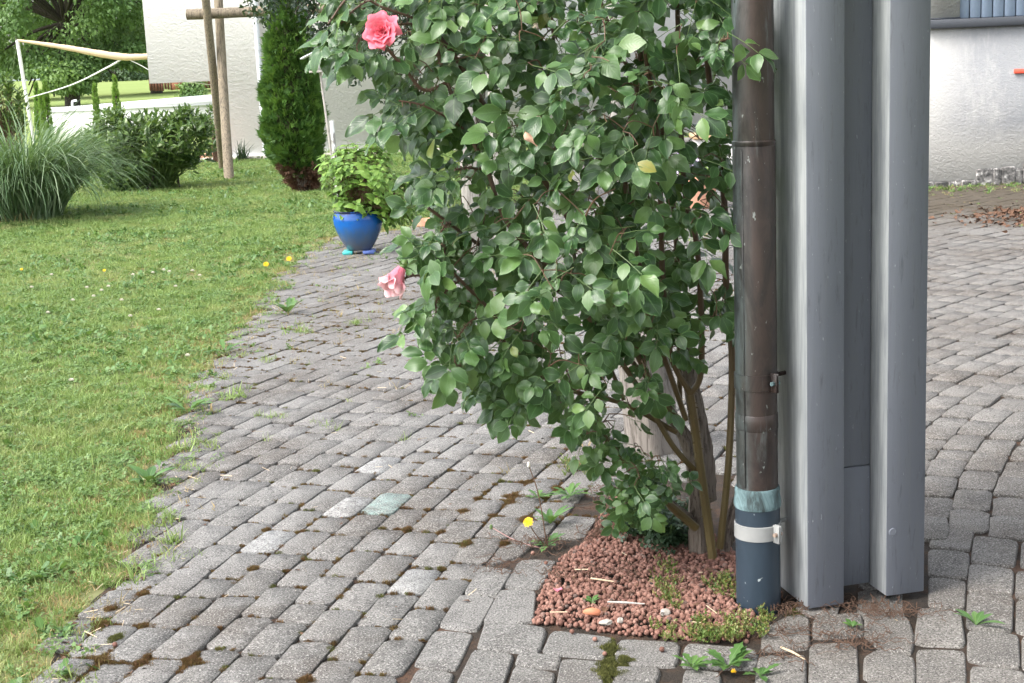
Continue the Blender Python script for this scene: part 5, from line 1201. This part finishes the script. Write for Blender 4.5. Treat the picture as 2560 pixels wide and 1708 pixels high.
chain('chain', np.array([sl_[0]+.01, BY, zb_(sl_[0])-.05]), np.array([sl_[0]+.01, BY, sl_[2]]), sw); chain('chain', np.array([sr_[0]-.01, BY, zb_(sr_[0])-.05]), np.array([sr_[0]-.01, BY, sr_[2]]), sw)
hk = at(659, 42, BY); MB().tube(smoothpath([hk, hk-[0, 0, .08], hk+np.array([.03, 0, -.11]), hk+np.array([.0, 0, -.14]), hk+np.array([-.02, 0, -.12])], 16), .007, 6).build('hook', MAT['chain'], sw, True)

# bird feeder on a leaning pole
fb = G(852, 562); ft = at(800, 178, fb[1]); fd = empty('bird_feeder', fb, 'small white bird feeder on a leaning pole beside the thuja', 'bird feeder')
MB().tube([fb, fb+(ft-fb)*.5, ft], .010, 8).build('pole', MAT['greywood'], fd, True)
a_ = fb+(ft-fb)*.02; b_ = at(829, 302, fb[1]); dd_ = b_-a_
k = NT('peeling_white_paint'); n = k.noise(9, 4, .7); k.col(k.ramp(n, [(.42, (.30, .29, .27)), (.5, (.85, .85, .85))])).rough(.6); MB().tube([a_, b_], .018, 10).build('sleeve', k.m, fd, True)
MB().box((ft[0]-.085, fb[1]-.08, ft[2]-.012), (ft[0]+.085, fb[1]+.08, ft[2]+.006), bev=.003).build('tray', MAT['greywood'], fd)
MB().box((ft[0]-.045, fb[1]-.045, ft[2]+.006), (ft[0]+.035, fb[1]+.045, ft[2]+.115)).build('hopper', plain('cloudy_pane', (.55, .55, .50), .3), fd)
m = MB(); z0 = ft[2]+.118; m.add([(ft[0]-.15, fb[1]-.11, z0-.012), (ft[0]-.01, fb[1]-.11, z0+.05), (ft[0]-.01, fb[1]+.11, z0+.05), (ft[0]-.15, fb[1]+.11, z0-.012), (ft[0]-.15, fb[1]-.11, z0), (ft[0]-.01, fb[1]-.11, z0+.062), (ft[0]-.01, fb[1]+.11, z0+.062), (ft[0]-.15, fb[1]+.11, z0)], [(3,2,1,0),(4,5,6,7),(0,1,5,4),(1,2,6,5),(2,3,7,6),(3,0,4,7)]); m.build('roof_panel', MAT['roofwhite'], fd)
m = MB(); m.add([(ft[0]-.009, fb[1]-.11, z0+.05), (ft[0]+.12, fb[1]-.11, z0+.0), (ft[0]+.12, fb[1]+.11, z0+.0), (ft[0]-.009, fb[1]+.11, z0+.05), (ft[0]-.009, fb[1]-.11, z0+.062), (ft[0]+.12, fb[1]-.11, z0+.012), (ft[0]+.12, fb[1]+.11, z0+.012), (ft[0]-.009, fb[1]+.11, z0+.062)], [(3,2,1,0),(4,5,6,7),(0,1,5,4),(1,2,6,5),(2,3,7,6),(3,0,4,7)]); m.build('roof_panel', MAT['log'], fd)

# ornamental grass
gb = G(38, 560); og = empty('ornamental_grass', gb+[0, .35, 0], 'tall arching clump of ornamental grass at the left edge', 'ornamental grass')
V = []; F = []; uv = []; rn = []; q = 0
for i in range(2000):
    a = rng.random()*6.283; r0 = .34*math.sqrt(rng.random()); bx, by = gb[0]+r0*math.cos(a), gb[1]+.35+r0*.8*math.sin(a)
    L = .86+.68*rng.random(); a2 = a+rng.normal()*.6; dx, dy = math.cos(a2), math.sin(a2); w_ = .0055+.006*rng.random(); yaw = rng.random()*3.14; sx_, sy_ = math.cos(yaw)*w_, math.sin(yaw)*w_
    el = math.radians(88-30*rng.random()*min(1, r0/.2)); bend = math.radians(62+105*rng.random()**1.1); v0 = rng.random(); h_ = 0; z_ = 0; tw_ = rng.normal()*.25
    for j in range(10):
        t = j/9; ww = (1-t**2.2)*.9+.06; xo, yo = dx*h_-dy*h_*t*tw_, dy*h_+dx*h_*t*tw_
        V += [(bx+xo-sx_*ww, by+yo-sy_*ww, max(z_, .01)), (bx+xo+sx_*ww, by+yo+sy_*ww, max(z_, .01))]; uv += [(.0, t), (1., t)]; rn += [v0]*2
        e_ = el-bend*(t+.05)**1.6; h_ += math.cos(e_)*L/9; z_ += math.sin(e_)*L/9
    F += [(q+2*j, q+2*j+1, q+2*j+3, q+2*j+2) for j in range(9)]; q += 20
tag(put('blades', mesh('blades', V, np.array(F), MAT['miscan'], True, np.array(uv), np.array(rn)), og), kind='stuff')
dt = [tuft('dead_thatch', 200, .3, .16, .006, MAT['drygrass'], .8, 5)][0]; put('dead_thatch', dt, og, (gb[0], gb[1]+.3, 0))

# laurel shrub
def shrub(name, root, poly, ntip, Yf, Yb, edge, protos, mat, label, cat, per=7, gap=.03, stemr=.006, tw=None, size=1.0, up=.35):
    e = empty(name, root, label, cat); tips, tq = sample_poly(poly, ntip, Yf, Yb, edge); m = MB(); pos = []; D = []; N = []; SC = []
    for t in tips:
        ax = nrm((t-root)*[1, 1, .8]+[0, 0, up]+.35*randdir(1)[0]); h = root+rng.normal(size=3)*[.05, .05, 0]
        m.tube(smoothpath([h, h*.45+t*.55+[0, 0, -.03], t], 6), np.linspace(stemr, stemr*.3, 6), 5, False)
        u_ = nrm(np.cross(ax, [.2, .9, .1])); v_ = np.cross(ax, u_)
        for j in range(per):
            a = j*2.4+rng.random(); o_ = u_*math.cos(a)+v_*math.sin(a); f = j/per
            pos.append(t-ax*gap*j*.55); D.append(o_*(.55+.5*f)+ax*(1.0-.6*f)); N.append(ax*.7-o_*.5+[0, -.2, .5]+.35*randdir(1)[0]); SC.append((.65+.45*f)*(.8+.4*rng.random())*size)
    tag(m.build('stems', tw or MAT['brownstem'], e, True), kind='stuff'); pos = np.array(pos); n = len(pos); R = orient(np.array(D), np.array(N)); SC = np.array(SC)
    idx = rng.integers(0, len(protos), n)
    return e, pos, R, SC, idx
LLf = [leaf(.12, .046, 5, .25, .3, .85, seed=1), leaf(.12, .05, 5, .15, .15, .85, wave=.08, seed=2)]
lr = G(390, 478)+[0, .25, 0]
LAUR = [(190,360),(200,320),(230,290),(265,270),(300,262),(330,290),(370,268),(420,280),(470,262),(515,285),(535,320),(520,345),(530,375),(510,400),(470,410),(430,420),(440,440),(400,455),(380,478),(330,478),(270,470),(240,440),(215,390)]
e, pos, R, SC, idx = shrub('laurel_bush', lr, LAUR, 430, lr[1]-.55, lr[1]+.55, 70, LLf, MAT['laurel'], 'dense glossy laurel bush on the lawn left of the swing post', 'bush', 10, tw=MAT['petiole'])
o_ = np.argsort(pos[:, 1]); leaves_as_parts(e, LLf, idx, pos, R, SC, MAT['laurel'], o_[:300]); rs = o_[300:]
tag(put('foliage', join_protos('foliage', LLf, idx[rs], pos[rs], R[rs], SC[rs], MAT['laurel']), e), kind='stuff')
for i in range(7):
    b = lr+np.array([rng.normal()*.12, rng.normal()*.1, 0]); MB().tube(smoothpath([b-[0, 0, .02], b+[rng.normal()*.1, 0, .25], b+[rng.normal()*.35, rng.normal()*.2, .6]], 8), np.linspace(.016, .008, 8), 7).build('stem', MAT['treebark'], e, True)
# climber / shrub behind the swing post
rt = at(545, 385, 22.0); rt[2] = 0
e, pos, R, SC, idx = shrub('corner_shrub', rt, [(520,255),(540,245),(560,280),(572,290),(560,330),(540,385),(515,385),(500,370),(520,320)], 55, 21.8, 22.3, 20, LLf, MAT['hydr'], 'slim green shrub behind the swing post', 'shrub', 6, size=.8)
put('foliage', join_protos('foliage', LLf, idx, pos, R, SC, MAT['laurel'], .6+.39*rng.random(len(pos))), e)
# light green bush at far left
rt = at(20, 300, 22.5); rt[2] = 0
e, pos, R, SC, idx = shrub('light_bush', rt, [(-80,200),(-20,175),(20,185),(45,205),(62,235),(70,280),(60,330),(-80,330)], 170, 22, 23.2, 50, LLf, MAT['hydr'], 'light green bush behind the ornamental grass', 'bush', 7, size=1.15)
put('foliage', join_protos('foliage', LLf, idx, pos, R, SC, MAT['laurel'], .45+.54*rng.random(len(pos))), e)
# spidery plant at the house corner
sp0 = at(607, 395, 22.4); sp0[2] = 0; e = empty('tufted_plant', sp0, 'dark tufted plant at the foot of the white wall', 'plant'); put('blades', tuft('blades', 60, .08, .28, .014, MAT['sorrel'], .9, 7), e, sp0)
# grass strip along the wall
ct = []
for i in range(900): ct.append((wx(700, WY, 370)+rng.random()*6.5, WY-.08-rng.random()*.5, -.02))
ct = np.array(ct); scatter('wall_grass', [tuft('strip_%d' % i, 24, .05, .09, .006, MAT['grass'], .8, 40+i) for i in range(3)], ct, np.c_[rng.normal(size=(len(ct), 2))*.15, rng.random(len(ct))*6.28], .6+.9*rng.random(len(ct)), rng.integers(0, 3, len(ct)), 'strip of longer grass along the foot of the white wall', 'grass')

# slender conifers standing beyond the lawn
def slim(px, y0, y1, Y, w_, label):
    b = at(px, y1, Y); t = at(px-6, y0, Y); b[2] = 0; e = empty('slim_conifer', b, label, 'conifer', 'slim conifers beyond the lawn'); n = 260
    z = rng.random(n)**.8*t[2]; a = rng.random(n)*6.28; r = w_*np.clip(np.interp(z/t[2], [0, .3, .75, 1], [.8, 1, .6, .05]), .05, 1)*(.7+.3*rng.random(n)); P = np.c_[b[0]+(t[0]-b[0])*z/t[2]+r*np.cos(a), Y+r*np.sin(a), z]
    put('crown', join_protos('crown', SP, rng.integers(0, 4, n), P, orient(np.c_[np.cos(a)*.3, np.sin(a)*.3, np.ones(n)], randdir(n)), .8+.4*rng.random(n), MAT['hydr'], .2+.5*rng.random(n)), e)
    MB().tube([b, t], .02, 6).build('trunk', MAT['treebark'], e)
slim(95, 212, 290, 27.5, .06, 'dark slim conifer nearest the net pole'); slim(118, 207, 290, 27.8, .065, 'second slim conifer right of the net pole'); slim(107, 232, 290, 27.2, .05, 'shortest slim conifer between its two taller neighbours')
slim(242, 216, 285, 27.5, .05, 'slim conifer left of the tallest one behind the laurel'); slim(292, 195, 290, 27.5, .06, 'tallest slim conifer rising behind the laurel')
# net with its pole
NY = 26.0; p0 = at(43, 101, NY); p1 = at(68, 262, NY); net = empty('volleyball_net', (p0[0], NY, 0), 'rolled beige net hanging from a white pole', 'net')
MB().tube([(p1[0]+.06, NY, -.02), (p0[0], NY, p0[2])], .030, 10).build('pole', MAT['whitepaint'], net, True)
P = smoothpath([at(x, y, NY) for x, y in ((43, 101), (100, 109), (170, 120), (240, 133), (300, 142), (335, 143), (400, 139), (520, 128), (640, 110))], 40); r = np.interp(np.linspace(0, 1, 40), [0, .12, .38, .5, .62, 1], [.02, .032, .058, .062, .055, .03])*(1+.05*np.sin(np.arange(40)*2.1)); MB().tube(P, r, 12).build('rolled_net', MAT['rope'], net, True)
MB().tube(smoothpath([at(305, 147, NY), at(270, 168, NY), at(180, 212, NY), at(68, 246, NY)], 16), np.linspace(.02, .008, 16), 6).build('rope', MAT['whitepaint'], net, True)
MB().tube(smoothpath([at(318, 148, NY), at(345, 160, NY), at(420, 196, NY), at(540, 214, NY)], 16), .008, 6).build('rope', MAT['whitepaint'], net, True)
MB().tube([at(43, 104, NY), at(32, 175, NY+.6), at(22, 240, NY+1)], .006, 5).build('guy_line', MAT['petiole'], net)
e2 = at(640, 110, NY); MB().tube([(e2[0], NY, -.02), (e2[0], NY, e2[2]+.05)], .03, 10).build('pole', MAT['whitepaint'], net, True)

# large trees
WL = [leaf(.24, .13, 3, .2, .3, .8, cols=(-1, 0, 1), seed=1), leaf(.20, .12, 3, .1, .5, .8, cols=(-1, 0, 1), seed=2)]
def bigtree(name, base, H, crown_c, crown_r, nclump, nleaf, mat, label, ls=1.0, zmin=.3, clump=.85, trunk_r=.35, group=None, holes=(), floor=None, lobes=()):
    e = empty(name, base, label, 'tree', group); m = MB(); P = []; D = []; N = []; rn = []
    fork = np.array([base[0], base[1], H*.28])
    m.tube(smoothpath([base-[0, 0, .1], (base+fork)/2+[.1, 0, 0], fork], 8), np.linspace(trunk_r, trunk_r*.7, 8), 10)
    extra = [np.array(c_) for c_ in lobes]
    for i in range(nclump+len(extra)):
        d = randdir(1)[0]; rad = (.62+.40*rng.random()**.6)*(1+.12*math.sin(d[0]*4+d[2]*5)); c = crown_c+d*rad*crown_r
        if i >= nclump: c = extra[i-nclump]
        if c[2] < zmin: c[2] = zmin+rng.random()*.6
        if any(np.linalg.norm((c-h)[[0, 2]]) < hr for h, hr in holes) and c[1] < crown_c[1]+1: continue
        if i < 46: m.tube(smoothpath([fork, fork*.5+c*.5+[0, 0, .25], c], 8), np.linspace(trunk_r*.32, .03, 8), 6, False)
        shade = rng.random()*.6; k_ = nleaf; r_ = clump*(.6+.7*rng.random())
        q = nrm(rng.normal(size=(k_, 3)))*(rng.random((k_, 1))**.5)*[r_, r_, r_*.7]; P.append(c+q); D.append(nrm(q*.5+d*.4+[0, 0, -.35]+.5*rng.normal(size=(k_, 3)))); N.append(nrm(q)*.9+d*.3+[0, -.1, .75]+.4*rng.normal(size=(k_, 3))); rn.append(np.clip(shade+.3*rng.random(k_), 0, .99))
    m.build('trunk', MAT['treebark'], e, True); P = np.concatenate(P); P[:, 2] = np.maximum(P[:, 2], .12); D = np.concatenate(D); N = np.concatenate(N); rn = np.concatenate(rn)
    if floor is not None: kp = floor(P); P = P[kp]; D = D[kp]; N = N[kp]; rn = rn[kp]
    n = len(P)
    tag(put('crown', join_protos('crown', WL, rng.integers(0, 2, n), P, orient(D, N), (.7+.6*rng.random(n))*ls, mat, rn), e), kind='stuff')
def crownfloor(P):
    q = proj(P); return q[:, 1] < np.interp(q[:, 0], [-300, 0, 105, 118, 160, 225, 243, 252, 300, 360, 700], [190, 190, 190, 222, 234, 230, 196, 176, 164, 172, 172])+rng.normal(size=len(P))*3
tY = 62.0; tb_ = at(180, 250, tY); tb_[2] = 0; cc = at(175, 40, tY)
bigtree('broadleaf_tree', tb_, 12, cc+[0, 0, 1.1], np.array([4.7, 4.2, 4.5]), 300, 230, MAT['walnut'], 'large spreading broadleaf tree in the meadow left of the house', .72, .35, .9, .32, floor=crownfloor, lobes=[at(175+rng.normal()*28, 185+rng.normal()*22, tY-2.2+rng.normal()*.7) for _ in range(34)], holes=[(at(175, 75, tY), .62)])
tb_ = at(-60, 240, 78); tb_[2] = 0
bigtree('broadleaf_tree', tb_, 14, at(-40, -20, 78)+[0, 0, 1], np.array([6, 4.5, 6]), 260, 130, MAT['walnut'], 'broadleaf tree at the far left edge behind the large tree', 1.1, .8, 1.2, .35, floor=crownfloor)
tb_ = at(390, 215, 85); tb_[2] = 0
bigtree('broadleaf_tree', tb_, 13, at(400, -10, 85)+[0, 0, 1], np.array([5.2, 4.5, 5.6]), 260, 130, MAT['walnut'], 'broadleaf tree half hidden by the house edge', 1.1, 1.1, 1.2, .35, floor=crownfloor)
for i, (px, Y, w_, h_) in enumerate([(285, 170, 7, 2.6), (330, 180, 6, 2.2), (372, 176, 6, 3.0), (250, 190, 6, 2.4)]):
    b = at(px, 190, Y); b[2] = 0
    bigtree('hedgerow_bush', b, h_, b+[0, 0, h_*.45], np.array([w_*.5, 2, h_*.5]), 40, 60, MAT['bushfar'], ['low grey-green bush on the far meadow edge below the large tree', 'low hedgerow bush in the middle of the far meadow edge', 'hedgerow bush touching the house edge in the distance', 'leftmost hedgerow bush behind the large tree crown'][i], 1.6, .2, 1.0, .1, 'bushes on the far meadow edge')
# small shrub below the bay before the fence
b = at(485, 222, 47); b[2] = 0; bigtree('fence_bush', b, 1.4, b+[0, 0, .7], np.array([.45, .3, .6]), 22, 60, MAT['walnut'], 'dark green bush growing between the two brown fence panels', .45, .1, .3, .04)
# dark leaved tree whose branches hang over the swing
dY = 14.2; db = at(1196, 500, dY); db[2] = 0; e = empty('small_garden_tree', db, 'dark leaved tree hanging its branches over the swing', 'tree')
MB().tube(smoothpath([db, at(1197, 300, dY), at(1196, 60, dY), at(1190, -150, dY)], 14), np.linspace(.075, .055, 14), 10).build('trunk', MAT['treebark'], e, True)
DK = [leaf(.05, .024, 4, .2, .3, .8, cols=(-1, 0, 1), seed=1)]; P = []; m = MB(); top = at(1190, -150, dY)
for poly, n in (([(560,-150),(610,-5),(680,15),(740,0),(765,30),(775,75),(830,110),(850,140),(890,165),(925,172),(955,140),(960,90),(1050,70),(1130,60),(1300,40),(1300,-150)], 330), ([(990,205),(1015,200),(1055,225),(1060,262),(1040,260),(1020,235)], 14)):
    t_, q_ = sample_poly(poly, n, dY-.9, dY+.9, 120)
    for t in t_:
        d_ = randdir(1)[0]*.6+[0, 0, -.8]; kk = 26; s_ = np.linspace(0, .22, kk)[:, None]; pp_ = t+nrm(d_)*s_+rng.normal(size=(kk, 3))*.035; P.append(pp_)
        if rng.random() < .35 or n < 20: m.tube(smoothpath([top+rng.normal(size=3)*.1, (top+t)/2+[0, 0, .35], t, t+nrm(d_)*.2], 8), np.linspace(.02, .003, 8), 5, False)
tag(m.build('branches', MAT['treebark'], e, True), kind='stuff'); P = np.concatenate(P); n = len(P)
tag(put('crown', join_protos('crown', DK, np.zeros(n, int), P, orient(randdir(n)+[0, 0, -.6], randdir(n)*.7+[0, -.2, .7]), .7+.6*rng.random(n), MAT['darkleaf']), e), kind='stuff')
# pergola posts behind the rose
pg = empty('pergola', at(1190, 600, 9.0)*[1, 1, 0], 'bleached timber pergola posts behind the rose', 'pergola'); gx = []
for px, w_ in ((1157, .105), (1226, .06), (1532, .055)):
    x_ = at(px, 100, 9.0)[0]; gx.append(x_); MB().box((x_-w_/2, 9.0, -.02), (x_+w_/2, 9.1, 2.4), bev=.004).build('post', MAT['greywood'], pg)
MB().box((gx[0]-.3, 9.01, 2.402), (gx[-1]+.3, 9.09, 2.55), bev=.004).build('rail', MAT['greywood'], pg)

# crumbs, bits of straw and specks lying on the path
cr = []
for i, (mt_, sx_, sz_) in enumerate((('bark_chip', .004, .003), ('bark_chip', .006, .003), ('deadleaf', .008, .002), ('stone', .003, .002))):
    cr.append(mesh('crumb_%d' % i, np.array([(1, 0, 0), (-.8, .3, 0), (-.2, -.7, 0), (.2, .6, .1), (0, 0, .9)])*[sx_, sx_*.7, sz_], np.array([(0, 3, 4), (3, 1, 4), (1, 2, 4), (2, 0, 4)]), MAT[mt_]))
cr.append(mesh('straw_bit', [(-.016, 0, .001), (.016, .002, .001), (.016, .0032, .0022), (-.016, .0014, .0022)], np.array([(0, 1, 2, 3)]), MAT['straw']))
cr.append(mesh('leaf_bit', *leaf(.022, .013, 3, .3, .5)[:2], MAT['deadleaf']))
P = []; I = []
for p in LP:
    if p[1] < 8 and rng.random() < .5:
        for q_ in range(int(rng.integers(1, 4))): P.append((p[0]+rng.normal()*.06, p[1]+rng.normal()*.08, .0015)); I.append(int(rng.choice([0, 0, 1, 2, 3, 3, 4, 5])))
for p in RP:
    if p[1] < 8 and rng.random() < .35: P.append((p[0]+rng.normal()*.06, p[1]+rng.normal()*.08, .0015)); I.append(int(rng.choice([0, 1, 3, 3, 4])))
for e_ in EG[1:16]:
    for q_ in range(14): P.append((e_[0]+.06+rng.normal()*.05, e_[1]+rng.normal()*.12, .002)); I.append(int(rng.choice([2, 4, 5, 5, 4])))
for q_ in range(110):
    x_, y_ = rng.random()*520+1350, 1300+rng.random()*280; g_ = G(x_, y_)
    if inpoly(np.array([g_[:2]]), BEDG)[0]: P.append((g_[0], g_[1], .022)); I.append(int(rng.choice([2, 2, 4, 5, 1])))
P = np.array(P); scatter('path_litter', cr, P, np.c_[rng.normal(size=(len(P), 2))*.2, rng.random(len(P))*6.28], .6+.9*rng.random(len(P)), I, 'dark crumbs, straw bits and leaf scraps scattered on the pavers', 'litter')
